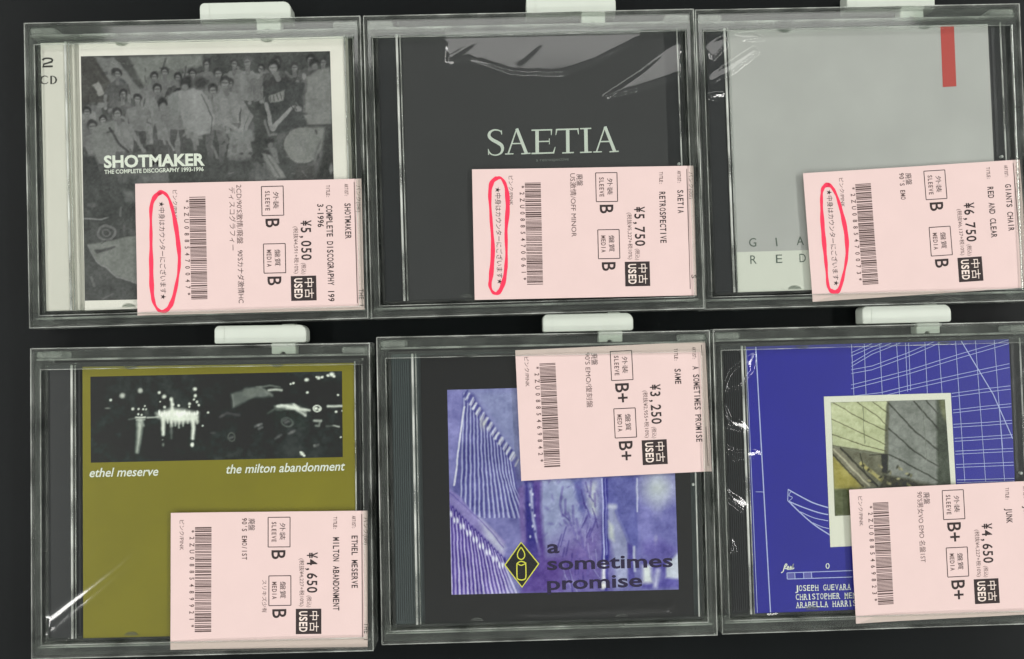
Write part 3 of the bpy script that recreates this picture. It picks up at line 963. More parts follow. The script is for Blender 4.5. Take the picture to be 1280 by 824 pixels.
P([(250, 185), (360, 168), (380, 200), (300, 240), (255, 225)], (120, 126, 120), 5, 0.7)
Ln([(172, 220), (180, 300)], 6, (130, 134, 130), 2)
Ln([(345, 165), (440, 155), (510, 165)], 10, (120, 126, 120), 3); Ln([(430, 190), (480, 184), (522, 186)], 13, (214, 220, 208), 3); Ln([(370, 170), (450, 225)], 14, (130, 136, 130), 4)
P([(470, 300), (600, 285), (640, 300), (700, 330), (695, 350), (600, 325), (490, 318)], (176, 184, 174), 5)
Ln([(490, 300), (560, 298), (620, 320), (690, 365)], 16, (228, 234, 224), 3); Ln([(560, 312), (640, 318), (720, 330)], 13, W_, 3); Ln([(610, 290), (640, 318)], 16, W_, 3)
Ln([(425, 350), (470, 318), (520, 330)], 12, (110, 116, 110), 4)
for (x, y, r) in ((586, 142, 9), (606, 136, 11), (700, 113, 18), (785, 98, 16), (810, 94, 12), (768, 92, 9), (852, 84, 13), (880, 74, 20), (895, 88, 12), (704, 205, 12), (922, 220, 9),
                  (765, 318, 16), (790, 325, 12), (908, 340, 11), (955, 333, 10), (945, 520, 9), (668, 640, 16), (660, 628, 12), (682, 652, 11)):
    B(x, y, r * 1.3, r * 1.1, W_, 0.7)
B(773, 318, 26, 22, (200, 206, 196), 0.6, 1, 0, 0.35)
Ln([(850, 302), (962, 300)], 13, W_, 3); Ln([(755, 405), (800, 405)], 14, (190, 196, 186), 3); Ln([(795, 410), (785, 440), (765, 440)], 9, (160, 166, 158), 3)
Ln([(890, 438), (932, 446)], 8, (200, 206, 196), 2); Ln([(840, 442), (890, 440)], 5, (110, 114, 108), 3)
for (x, y) in ((345, 440), (368, 432), (372, 455), (490, 525), (505, 510), (600, 480), (585, 492), (770, 580), (165, 525), (560, 415), (545, 400)):
    Ln([(x - 12, y + 4), (x + 12, y - 6)], 8, (128 + (x % 5) * 10,) * 3, 4, 0.85)
B(560, 415, 40, 30, (92, 98, 94), 0.7, 1, 0.3, 0.3); B(165, 520, 24, 30, (84, 88, 84), 0.7, 1, 0, 0.3); B(755, 578, 14, 12, (120, 124, 120), 0.8)
P([(430, 350), (540, 320), (660, 350), (700, 420), (690, 480), (560, 380), (440, 420)], (60, 68, 64), 8, 0.6)
Ln([(700, 260), (930, 160)], 26, (34, 40, 38), 6, 0.7); Ln([(80, 380), (130, 350), (220, 365)], 10, (84, 82, 84), 4); Ln([(60, 680), (230, 620)], 20, (70, 74, 72), 8)
A.grain(16, 14, 15); A.grain(5, 9, 25); A.grain(2.4, 6, 26)
A.tone(1.1, 60, -4)
A.build('cover_photo', bk)
f = MB()
letter_px(f, fr, ZL, 'ethel meserve', 112, 596.5, 198, 594.5, 11.0, shear=0.25, bold=0.012)
letter_px(f, fr, ZL, 'the milton abandonment', 283, 592.0, 431.5, 588.0, 11.0, shear=0.25, bold=0.012)
build(f, 'title_lettering', M_PRINT_WHITE, bk, fr)

# (5) black cover with a violet photograph
fr, bk = JF[4], JBOOK[4]
A = Art(fr, [(559, 487.5), (840, 480), (848.5, 737), (564.5, 743.5)], ZP, 0.30, (134, 134, 178))
A.warp(14, 1.0, 73)
P, Ln, B = A.poly, A.line, A.blob
A.zoom(550, 480, 5.15)
P([(50, 40), (520, 20), (520, 560), (430, 420), (200, 60)], (150, 155, 188), 20)
P([(50, 40), (160, 40), (100, 640), (60, 640)], (142, 142, 186), 4)
P([(150, 60), (210, 60), (360, 300), (480, 520), (560, 720), (560, 830), (60, 830), (95, 640)], (118, 118, 164), 4)
for k in range(15):                                  # tall ribs of the tower
    t = k / 14
    xt, yt = 155 + 290 * t, 60 + 380 * t
    xb = 130 + 440 * t
    Ln([(xt, yt), (xt + (xb - xt) * 0.25, yt + 220), (xb, 860)], 7, (186, 190, 216), 1.2, 0.85, 10)
    Ln([(xt + 14, yt + 60), (xt + 14 + (xb - xt) * 0.25, yt + 240), (xb + 14, 860)], 7, (88, 86, 142), 1.5, 0.6, 9)
Ln([(155, 150), (130, 330), (92, 655)], 11, (206, 208, 222), 1.2)
for k in range(26):                                  # crown of the tower, bright steps
    t = k / 25
    x, y = 165 + 300 * t, 60 + 400 * t
    Ln([(x - 14, y + 26), (x + 10, y - 16)], 10, (212, 216, 226) if k % 2 else (96, 96, 146), 1.5, 0.8)
    Ln([(x + 18, y + 70), (x + 40, y + 30)], 9, (206, 206, 206) if k % 3 else (110, 108, 158), 1.5, 0.7)
B(275, 260, 30, 60, (206, 208, 196), 0.9, 0.5)
A.zoom(550, 600, 5.15)
P([(60, 60), (130, 110), (420, 470), (400, 500), (60, 130)], (146, 140, 186), 3)
P([(60, 100), (250, 240), (420, 400), (400, 490), (300, 400), (200, 300), (60, 170)], (150, 144, 188), 3)
P([(250, 240), (330, 330), (420, 440), (400, 480), (300, 380)], (186, 188, 208), 8)
Ln([(65, 85), (260, 260), (410, 440)], 5, (120, 112, 166), 1.2)
P([(60, 160), (250, 340), (420, 520), (440, 720), (60, 745)], (104, 92, 156), 5)
for k in range(17):                                  # lower fan of ribs
    t = k / 16
    xb = 75 + 420 * t
    xt, yt = 62 + 330 * t, 165 + 330 * t
    Ln([(xt, yt), (xb, 740)], 6, (186, 180, 214) if k % 2 else (206, 204, 226), 1.2, 0.85, 13)
    B(xt + 10, yt + 55 + 20 * (k % 2), 10, 30, (226, 230, 240), 0.6, 0.9, -0.1)
    B(xt + 22, yt + 20, 8, 24, (80, 70, 136), 0.6, 0.7)
A.zoom(690, 590, 4.847)
P([(-150, 55), (0, 45), (20, 300), (60, 720), (-190, 735)], (112, 98, 156), 6)
P([(-170, 60), (-120, 55), (-80, 560), (-150, 560)], (92, 88, 148), 4)
A.zoom(550, 600, 5.15)
Ln([(575, 30), (590, 200), (640, 480)], 22, (160, 166, 200), 4, 0.7, 10); Ln([(580, 60), (602, 280), (625, 400)], 12, (216, 220, 232), 3, 0.7, 5)
for k in range(10):
    B(575 + (k * 17 % 50), 60 + k * 34, 10, 14, (216, 222, 236) if k % 2 else (96, 94, 150), 0.7, 0.8)
P([(500, 60), (540, 30), (545, 400), (520, 400)], (136, 124, 172), 4)
A.zoom(690, 590, 4.847)
P([(-65, 50), (160, 45), (180, 140), (170, 260), (220, 420), (280, 520), (-40, 530), (-70, 200)], (160, 166, 196), 6)
B(100, 330, 80, 110, (150, 152, 188), 0.9, 0.8); B(60, 140, 70, 90, (166, 174, 200), 0.9, 0.8)
P([(120, 45), (190, 45), (195, 240), (160, 230)], (112, 114, 166), 8, 0.9)
P([(190, 45), (300, 40), (310, 520), (230, 400), (200, 200)], (150, 152, 190), 8, 0.9)
P([(215, 90), (262, 70), (262, 260), (235, 230)], (196, 202, 202), 10, 0.9); B(245, 235, 12, 40, (206, 214, 214), 0.9)
for k in range(40):
    B(-50 + (k * 53 % 330), 60 + (k * 97 % 420), 22 + k % 3 * 10, 6 + k % 4 * 3, ((182, 188, 212), (124, 118, 170))[k % 2], 0.9, 0.55, (k * 1.3) % 3)
P([(100, 400), (300, 330), (310, 700), (-100, 720), (-120, 520)], (118, 102, 158), 40, 0.8)
P([(305, 40), (340, 40), (345, 520), (330, 720), (300, 720)], (88, 86, 152), 3)
Ln([(302, 45), (312, 400), (318, 700)], 9, (190, 194, 224), 1.5); Ln([(322, 45), (330, 500)], 6, (150, 152, 196), 1.5)
P([(340, 40), (515, 35), (530, 480), (440, 420), (385, 240), (340, 190)], (118, 120, 172), 5)
P([(360, 90), (380, 40), (520, 36), (525, 200), (430, 330)], (126, 128, 176), 14, 0.8)
P([(338, 195), (378, 200), (400, 290), (458, 410), (458, 690), (390, 700), (372, 500), (342, 380)], (164, 168, 196), 6)
P([(342, 300), (372, 330), (374, 420), (345, 400)], (196, 202, 204), 5); Ln([(345, 210), (380, 215)], 16, (196, 200, 214), 6)
Ln([(385, 240), (440, 360), (458, 420)], 9, (138, 140, 186), 2)
P([(455, 430), (492, 450), (500, 700), (460, 700)], (112, 108, 166), 3); Ln([(494, 455), (500, 600)], 12, (200, 206, 222), 3)
P([(500, 36), (528, 36), (540, 500), (515, 560), (520, 250)], (134, 134, 184), 3); Ln([(512, 40), (518, 240)], 7, (210, 214, 230), 2)
P([(526, 36), (752, 26), (770, 480), (660, 490), (545, 500)], (136, 136, 184), 4)
B(640, 100, 150, 150, (198, 206, 200), 1.0, 0.95); B(640, 150, 60, 160, (186, 192, 206), 1.0, 0.5); B(628, 420, 20, 44, (206, 212, 222), 0.9, 0.9)
P([(545, 430), (640, 400), (768, 470), (690, 540), (600, 540), (545, 500)], (122, 116, 172), 10, 0.8)
P([(545, 520), (620, 560), (690, 540), (772, 490), (775, 700), (545, 705)], (116, 112, 170), 4)
P([(690, 560), (772, 485), (774, 650), (690, 640)], (196, 202, 214), 4); P([(548, 570), (600, 560), (608, 670), (548, 675)], (210, 216, 218), 6)
Ln([(640, 600), (625, 690)], 26, (210, 214, 226), 5, 0.8); B(640, 630, 50, 50, (170, 172, 206), 0.9, 0.6)
Ln([(316, 560), (306, 705)], 22, (226, 226, 230), 4, 0.9); B(308, 690, 24, 24, (240, 240, 236), 0.8)
for k in range(60):
    A.zoom(0, 0, 1)
    cx = 700 + (k * 37.7 % 46); cy = 600 + (k * 61.3 % 128)
    A.line([(cx, cy), (cx + (k % 7 - 3) * 2.4, cy + 7 + k % 5 * 4)], 1.0 + k % 3, ((172, 176, 206), (92, 84, 142), (120, 112, 166))[k % 3], 1.4, 0.55)
A.grain(26, 16, 34); A.grain(10, 14, 35); A.grain(3, 10, 45)
A.tone(1.32, 140, -12)
A.build('cover_photo', bk)
f = MB()
for t, X0, Y0, X1, Y1 in (('a', 684, 691.5, 699.5, 691), ('sometimes', 684, 712.5, 841, 708.5), ('promise', 684, 737.5, 803, 733)):
    letter_px(f, fr, ZL, t, X0, Y0, X1, Y1, 16.2, bold=0.022)
build(f, 'title_lettering', M_PRINT_BLACK, bk, fr)
f = MB()
g = lambda x, y: fr.px(550 + x / 5.15, 600 + y / 5.15, ZL)
f.quad([g(*p) + (ZL + .02,) for p in ((418, 548), (528, 690), (635, 540), (522, 402))], 0)
f.ribbon([g(*p) for p in ((418, 548), (528, 690), (635, 540), (522, 402))], 0.62, ZL + .03, 1, True)
fl = spline([(522, 432, 4), (500, 470, 5), (503, 500, 5), (524, 512, 5), (543, 497, 5), (543, 468, 5), (522, 432, 4)])
f.ribbon([g(p[0], p[1]) for p in fl], 0.45, ZL + .04, 1)
cd = spline([(498, 535, 0), (522, 524, 0), (548, 533, 0), (552, 545, 0), (553, 620, 0), (546, 638, 0), (525, 644, 0), (502, 638, 0), (496, 622, 0), (495, 550, 0), (498, 535, 0)])
f.ribbon([g(p[0], p[1]) for p in cd], 0.5, ZL + .05, 1)
f.ribbon([g(p[0], p[1]) for p in spline([(499, 538, 0), (522, 550, 0), (550, 538, 0)])], 0.45, ZL + .06, 1)
build(f, 'candle_emblem', [solid('emblem_black', ink(52, 52, 42), 0.5, 0.2), M_PRINT_YELLOW], bk, fr)

# (6) blue cover with grid lines and a white-framed photograph
fr, bk = JF[5], JBOOK[5]
bx0, by0, bx1, by1 = BOOK[5]
f = MB()


def clip_seg(a, b):
    t0, t1 = 0.0, 1.0
    dx, dy = b[0] - a[0], b[1] - a[1]
    for p, q in ((-dx, a[0] - bx0 - .3), (dx, bx1 - .3 - a[0]), (-dy, a[1] - by0 - .3), (dy, by1 - .3 - a[1])):
        if p == 0:
            if q < 0:
                return None
        else:
            r = q / p
            if p < 0:
                t0 = max(t0, r)
            else:
                t1 = min(t1, r)
    if t0 >= t1:
        return None
    return (a[0] + dx * t0, a[1] + dy * t0), (a[0] + dx * t1, a[1] + dy * t1)


zl = [ZP]


def gl(X0, Y0, X1, Y1, w=1.0):
    s = clip_seg(fr.px(X0, Y0, ZP), fr.px(X1, Y1, ZP))
    if s:
        zl[0] += 0.0012
        f.ribbon(list(s), w / 2.73, zl[0])


z2 = lambda x, y: (1090 + x / 4.226, 415 + y / 4.226)


def dbl(pts, gap=20, w=0.72):
    for k in (0, 1):
        for a, b in zip(pts[:-1], pts[1:]):
            gl(*z2(a[0], a[1] + k * gap), *z2(b[0], b[1] + k * gap), w)


# sloping double lines (the horizontal members of the drawing)
dbl([(-110, 110), (0, 62), (60, 40)], 18)
dbl([(-110, 165), (0, 100), (150, 40)], 18)
dbl([(-110, 200), (0, 180), (190, 110), (360, 38)], 20)
dbl([(-110, 280), (0, 253), (190, 203), (460, 118), (770, 28)], 20)
dbl([(-110, 340), (50, 320), (190, 285), (460, 224), (770, 158)], 20)
dbl([(420, 325), (600, 300), (770, 280)], 18)
dbl([(428, 412), (600, 392), (790, 374)], 16)
dbl([(430, 488), (600, 478), (800, 462)], 16)
dbl([(436, 562), (600, 552), (803, 538)], 16)
dbl([(440, 630), (600, 622), (803, 612)], 16)
dbl([(444, 700), (600, 694), (803, 686)], 16)
dbl([(448, 782), (600, 778), (803, 772)], 14)
for (xa, ya, xb, yb_) in ((40, 40, 54, 330), (128, 40, 145, 330), (175, 40, 188, 315), (192, 40, 204, 310), (278, 40, 292, 325), (350, 40, 370, 325),
                          (440, 40, 490, 790), (545, 40, 600, 790), (645, 40, 700, 790), (745, 40, 800, 790), (-42, 40, -32, 330), (-110, 40, -96, 335)):
    gl(*z2(xa, ya), *z2(xb, yb_), 0.72)
gl(*z2(465, 38), *z2(640, 330), 1.2); gl(*z2(640, 330), *z2(803, 700), 1.2); gl(*z2(664, 300), *z2(690, 620), 0.8)
gl(*z2(740, 40), *z2(778, 150), 0.8)
gl(944.5, 431, 963.5, 773, 1.4); gl(932.5, 430, 947, 775, 0.7)                     # two upright lines at the left
gl(944.5, 614.8, 954, 615, 0.7)
z3 = lambda x, y: (920 + x / 4.122, 590 + y / 4.122)
for pts, w in (([(268, 90), (330, 125), (400, 160), (475, 184)], 1.5), ([(268, 150), (340, 180), (420, 208), (475, 220)], 1.4), ([(270, 150), (320, 200), (400, 270), (485, 326)], 1.5),
               ([(330, 205), (400, 236), (475, 252)], 1.0), ([(395, 262), (440, 282), (480, 292)], 0.9), ([(268, 90), (266, 150)], 0.9), ([(285, 98), (272, 120), (290, 132), (272, 150)], 0.8)):
    zl[0] += 0.003
    f.ribbon(fr.pxs([z3(*p) for p in spline([q + (0,) for q in pts]) for p in [p[:2]]], ZP), w / 2.73, zl[0])
for (xa, ya, xb, yb_) in ((262, 520, 600, 508), (264, 552, 600, 541), (262, 520, 264, 552), (302, 519, 304, 550), (347, 517, 349, 549), (388, 516, 390, 547)):
    gl(*z3(xa, ya), *z3(xb, yb_), 1.0)
f.quad([fr.px(*z3(*p), ZP) + (ZP + .004,) for p in ((266, 550), (302, 549), (300, 521), (264, 522))], 1)
f.quad([fr.px(*z3(*p), ZP) + (ZP + .004,) for p in ((350, 547), (388, 546), (387, 518), (349, 519))], 1)
build(f, 'white_line_drawing', [M_PRINT_BLUEWHITE, solid('pale_scale_fill', ink(108, 108, 176), 0.5, 0.2)], bk, fr)
f = MB()
for t, X0, Y0, X1, Y1 in (('JOSEPH GUEVARA', 993.5, 739, 1064, 737), ('CHRISTOPHER MENA', 994.5, 750, 1076, 747.4), ('ARABELLA HARRIS', 995, 760, 1071, 757.3)):
    n = len(t)
    for q, ch in enumerate(t):
        if ch != ' ':
            a_, b_ = (q + 0.08) / n, (q + 0.86) / n
            xa, xb = X0 + (X1 - X0) * a_, X0 + (X1 - X0) * b_
            if ch == 'I':
                xa, xb = xa + 1.4, xb - 1.4
            letter_px(f, fr, ZL, ch, xa, Y0 + (Y1 - Y0) * a_, xb, Y0 + (Y1 - Y0) * b_, 7.2, bold=0.004)
            if ch in 'IHPRTAMN':                    # slab feet
                for k, wd in ((0.0, 3.6),):
                    p0, p1 = fr.px(X0 + (X1 - X0) * (q + 0.0) / n, Y0 + (Y1 - Y0) * a_, ZL), fr.px(X0 + (X1 - X0) * (q + 0.94) / n, Y0 + (Y1 - Y0) * b_, ZL)
                    if ch in 'ITP':
                        m_ = ((p0[0] * .75 + p1[0] * .25, p0[1] * .75 + p1[1] * .25), (p0[0] * .25 + p1[0] * .75, p0[1] * .25 + p1[1] * .75))
                        f.ribbon(list(m_), 0.3, ZL + .01)
                    else:
                        for t0, t1 in ((0.0, 0.38), (0.62, 1.0)):
                            f.ribbon([(p0[0] + (p1[0] - p0[0]) * t0, p0[1] + (p1[1] - p0[1]) * t0), (p0[0] + (p1[0] - p0[0]) * t1, p0[1] + (p1[1] - p0[1]) * t1)], 0.3, ZL + .01)
letter_px(f, fr, ZL, '0', 1032, 711, 1037, 711, 7.0)
sc = spline([(232, 520, 0), (243, 512, 0), (250, 486, 0), (258, 474, 0), (262, 480, 0), (250, 495, 0), (262, 497, 0), (268, 486, 0), (272, 492, 0), (264, 502, 0), (276, 500, 0), (282, 486, 0), (284, 494, 0), (278, 503, 0), (287, 498, 0), (296, 474, 0), (290, 500, 0), (300, 494, 0)])
f.ribbon(fr.pxs([z3(p[0], p[1]) for p in sc], ZL), 0.42, ZL + .01)
build(f, 'credit_lettering', M_PRINT_WHITE, bk, fr)
f = MB()
z4 = lambda x, y: (1020 + x / 3.922, 480 + y / 3.922)
f.quad([p + (ZP + .10,) for p in fr.pxs([z4(70, 800), z4(700, 770), z4(660, 44), z4(38, 62)], ZP)])
pf = build(f, 'photo_border', solid('white_photo_border', ink(228, 230, 214), 0.45, 0.25), bk, fr)
AW = 1
A = Art(fr, [z4(72, 90), z4(632, 76), z4(670, 620), z4(92, 648)], ZP + .13, 0.26, (132, 136, 126))
A.warp(8, 0.9, 74)
P, Ln, B = A.poly, A.line, A.blob
A.zoom(1020, 480, 3.922)
P([(70, 90), (350, 82), (348, 345), (80, 300)], (186, 192, 156), 3)
P([(350, 84), (600, 76), (600, 510), (350, 450)], (130, 134, 128), 3)
P([(590, 76), (670, 70), (690, 520), (595, 510)], (78, 84, 74), 4); P([(602, 76), (640, 76), (660, 220), (620, 160)], (110, 114, 88), 4)
P([(345, 84), (358, 84), (352, 440), (330, 440)], (104, 106, 92), 2)
for pts in (((85, 92), (220, 170), (345, 232)), ((200, 90), (290, 150), (348, 205)), ((75, 172), (220, 240), (340, 300)), ((75, 245), (200, 292), (340, 330)), ((280, 88), (348, 140)), ((75, 300), (340, 348))):
    Ln(list(pts), 4, (86, 86, 62), 1.0, 0.9)
for pts in (((356, 95), (480, 230), (600, 325)), ((356, 220), (480, 330), (600, 405)), ((480, 85), (600, 220)), ((358, 345), (480, 410), (600, 475)), ((540, 80), (600, 150))):
    Ln(list(pts), 7, (70, 72, 66), 1.2, 0.95)
Ln([(230, 110), (238, 290)], 3, (120, 124, 100), 1); Ln([(520, 110), (545, 380)], 3, (112, 116, 108), 1)
P([(85, 305), (340, 350), (340, 480), (220, 500), (90, 400)], (112, 112, 96), 5)
P([(75, 340), (240, 505), (160, 520), (90, 520)], (152, 146, 88), 6); P([(90, 360), (180, 440), (200, 505), (95, 505)], (158, 150, 84), 8, 0.8)
P([(70, 305), (110, 310), (300, 505), (230, 505), (80, 350)], (126, 124, 108), 3)
Ln([(85, 320), (260, 500)], 8, (176, 174, 150), 1.5); Ln([(80, 345), (230, 505)], 6, (66, 64, 48), 1.5); Ln([(120, 315), (300, 500)], 8, (58, 58, 46), 1.5)
P([(320, 345), (352, 345), (350, 440), (322, 430)], (48, 50, 42), 2)
Ln([(220, 390), (330, 480)], 18, (176, 170, 118), 2); Ln([(260, 350), (330, 345)], 4, (60, 60, 50), 1); Ln([(215, 340), (240, 440)], 5, (66, 66, 54), 1)
P([(330, 440), (460, 470), (600, 500), (600, 530), (300, 530)], (70, 70, 58), 5)
for k in range(26):
    B(230 + (k * 47 % 240), 400 + (k * 31 % 105), 14, 8, ((60, 60, 50), (168, 164, 126), (120, 118, 90))[k % 3], 0.7, 0.85, k)
P([(88, 518), (180, 510), (190, 645), (92, 648)], (98, 104, 78), 3)
A.grain(16, 18, 55); A.grain(5, 16, 65); A.grain(2, 10, 66)
A.tone(1.1, 120, 0)
A.build('framed_photo', pf)

# ------------------------------------------------------------------ wrinkled clear film round each CD case
FZ = 10.46


def blur(h, n):
    for _ in range(n):
        p = np.pad(h, 1, mode='edge')
        h = (p[:-2, 1:-1] + p[2:, 1:-1] + p[1:-1, :-2] + p[1:-1, 2:] + 2 * p[1:-1, 1:-1]) / 6
    return h


def film(i, ridges=(), facets=(), seed=1, wave=0.15):
    fr = JF[i]
    st = 0.55
    xs = np.arange(0.6, JW - 0.6, st); ys = np.arange(0.6, JH - 0.6, st)
    X, Y = np.meshgrid(xs, ys)
    h = (fbm(X + 500, Y + 500, 30, seed, 3) + 0.5) * wave
    rf = random.Random(seed * 17)
    ridges = list(ridges)
    for _ in range(9):                      # small random creases
        x, y = rf.uniform(4, JW - 4), rf.uniform(3, JH - 3)
        if rf.random() < 0.45:
            x = rf.uniform(2, 20)
        an, ln = rf.uniform(-0.4, 1.3) + (math.pi if rf.random() < .5 else 0), rf.uniform(6, 34)
        ridges.append(([(x, y), (x + ln * .5 * math.cos(an), y - ln * .5 * math.sin(an)), (x + ln * math.cos(an + .25), y - ln * math.sin(an + .25))], rf.uniform(0.9, 2.0), rf.uniform(0.08, 0.16), 1))
    for (poly, sx, sy, nb) in facets:
        q = fr.pxs(poly, FZ)
        ins = np.zeros(X.shape, bool)
        for a in range(len(q)):
            (x0, y0), (x1, y1) = q[a], q[(a + 1) % len(q)]
            if y0 != y1:
                ins ^= ((y0 > Y) != (y1 > Y)) & (X < (x1 - x0) * (Y - y0) / (y1 - y0) + x0)
        r = sx * X + sy * Y
        r = r - (r[ins].min() if ins.any() else 0)
        h = h + blur(np.where(ins, r, 0.0), nb)
    for (pts, w, hh, *mm) in ridges:
        q = pts if mm else fr.pxs(pts, FZ)
        L = sum(math.dist(q[a], q[a + 1]) for a in range(len(q) - 1))
        acc = 0; best = np.zeros(X.shape)
        for a in range(len(q) - 1):
            (x0, y0), (x1, y1) = q[a], q[a + 1]
            dx, dy = x1 - x0, y1 - y0
            d = math.hypot(dx, dy)
            t = np.clip(((X - x0) * dx + (Y - y0) * dy) / (d * d + 1e-9), 0, 1)
            s = (acc + t * d) / L
            dist = np.hypot(X - x0 - t * dx, Y - y0 - t * dy)
            best = np.maximum(best, np.exp(-(dist / (w * (0.45 + 0.55 * (1 - s)))) ** 2) * np.clip(np.minimum(s * 8, (1 - s) * 1.6), 0, 1))
            acc += d
        h = h + best * hh
    edge = np.clip(np.minimum.reduce([X, JW - X, Y, JH - Y]) / 3.0, 0, 1)
    h = np.clip(h, -0.02, 2.0) * np.clip(edge + 0.3, 0, 1) + FZ
    ny, nx = X.shape
    f = MB()
    f.v = list(zip(X.ravel().tolist(), Y.ravel().tolist(), h.ravel().tolist()))
    idx = np.arange(ny * nx).reshape(ny, nx)
    f.f = np.stack([idx[1:, :-1], idx[1:, 1:], idx[:-1, 1:], idx[:-1, :-1]], -1).reshape(-1, 4).tolist()
    f.mi = [0] * len(f.f)
    build(f, 'wrapping_film', M_FILM, JROOT[i], fr, smooth=True)


film(0, [([(60, 60), (110, 90)], 1.2, 0.15)], seed=2)
film(1, [([(556, 78), (580, 62), (600, 50)], 1.6, 0.3), ([(550, 80), (575, 80), (610, 70)], 1.2, 0.25)],
     [([(560, 80), (585, 74), (640, 92), (700, 94), (745, 78), (800, 48), (800, 40), (556, 40)], 0.0, 0.10, 4),
      ([(752, 124), (800, 92), (850, 52), (853, 94), (800, 112)], 0.03, 0.11, 4)], seed=3)
film(2, [([(930, 120), (955, 121)], 0.8, 0.1)],
     [([(879, 58), (905, 46), (908, 58), (890, 76)], 0.15, 0.17, 2), ([(882, 97), (908, 82), (942, 60), (948, 66), (915, 92), (888, 105)], 0.15, 0.16, 2),
      ([(912, 44), (940, 42), (954, 50), (930, 52)], 0.14, 0.18, 2), ([(885, 119), (904, 116), (906, 122), (888, 125)], -0.28, -0.15, 1)], seed=4)
film(3, [([(45, 797), (90, 760), (150, 712), (205, 662)], 3.0, 0.80), ([(52, 812), (95, 792), (180, 765)], 1.0, 0.22), ([(50, 816), (90, 802), (160, 790)], 0.8, 0.18),
         ([(50, 470), (56, 500), (55, 560)], 1.1, 0.3)], seed=5)
film(4, [([(560, 620), (600, 600), (660, 560)], 1.3, 0.12), ([(535, 560), (545, 640)], 1.0, 0.15)],
     [([(640, 766), (760, 758), (842, 754), (842, 766), (700, 774)], 0.0, -0.13, 6)], seed=6)
film(5, [([(955, 766), (985, 764)], 1.4, 0.3)],
     [([(904, 486), (914, 464), (946, 438), (940, 462), (922, 484)], -0.25, 0.14, 2), ([(903, 500), (911, 522), (936, 530), (934, 540), (908, 532)], -0.26, 0.13, 2),
      ([(902, 554), (918, 564), (950, 562), (950, 569), (918, 574)], -0.26, 0.15, 1), ([(903, 598), (912, 616), (936, 628), (930, 640), (906, 622)], -0.26, 0.17, 2),
      ([(904, 668), (914, 690), (920, 690), (914, 668)], -0.26, 0.18, 1)], seed=7)

# ------------------------------------------------------------------ pink price slips
K = 1 / 2.745                               # mm per photograph pixel on the slips
SLIPS = [  # top-left, top-right, bottom-left in the photograph; left strip shown?, texts
    dict(tl=(169.5, 230), tr=(451.5, 224), bl=(172.8, 394.5), long=1, artist='SHOTMAKER', title='COMPLETE DISCOGRAPHY 199', title2='3-1996', price='¥5,050', net='(税抜¥4,591+税10%)',
         g1='90\'Sカナダ激情HC', g1b='2CD/90\'S激情/廃盤', g2='ディスコグラフィー', code='*2ZU0885470047*', grade='B', genre='バンク(08I)', corner='THE I',
         label='pink price slip priced ¥5,050 with a wide red ring, on the crowd photo CD'),
    dict(tl=(590, 212), tr=(868, 209), bl=(594.5, 375), long=1, artist='SAETIA', title='RETROSPECTIVE', price='¥5,750', net='(税抜¥5,227+税10%)',
         g1='廃盤', g2='US激情/OFF MINOR', code='*2ZU0885470061*', grade='B', genre='バンク(08I)', corner='S',
         label='pink price slip priced ¥5,750 with a narrow red ring, on the plain black CD'),
    dict(tl=(1003, 217), tr=(1277, 202.5), bl=(1017, 377.5), long=1, artist='GIANTS CHAIR', title='RED AND CLEAR', price='¥6,750', net='(税抜¥6,137+税10%)',
         g1='廃盤', g2='90\'S EMO', code='*2ZU0885470073*', grade='B', genre='バンク(08I)', corner='',
         label='tilted pink price slip priced ¥6,750 with a red ring, on the pale grey CD'),
    dict(tl=(214, 641), tr=(463, 638.5), bl=(213.5, 812), long=0, artist='ETHEL MESERVE', title='MILTON ABANDONMENT', price='¥4,650', net='(税抜¥4,227+税10%)',
         g1='廃盤', g2='90\'S EMO/1ST', code='*2ZU0885489921*', grade='B', genre='バンク(08I)', corner='THE I', note='スリキズ少有',
         label='pink price slip priced ¥4,650 without a red ring, on the olive green CD'),
    dict(tl=(644, 438), tr=(879, 428.5), bl=(652.5, 601), long=0, artist='A SOMETIMES PROMISE', title='SAME', price='¥3,250', net='(税抜¥2,955+税10%)',
         g1='廃盤', g2='90\'S EMO/復刻盤', code='*2ZU0885469842*', grade='B+', genre='', corner='',
         label='pink price slip priced ¥3,250, at the upper right of the violet photo CD'),
    dict(tl=(1060.6, 612), tr=(1298, 603), bl=(1070.8, 779), long=0, artist='JUNE', title='JUNK', price='¥4,650', net='(税抜¥4,227+税10%)',
         g1='廃盤', g2='90\'S男女VO EMO 名盤1ST', code='*2ZU0885469823*', grade='B+', genre='', corner='',
         label='pink price slip priced ¥4,650 on the blue CD, covering the white framed photo'),
]
DOWN, RIGHT = (0, 1), (1, 0)                # slip frame: lettering runs down the face, letter tops face right
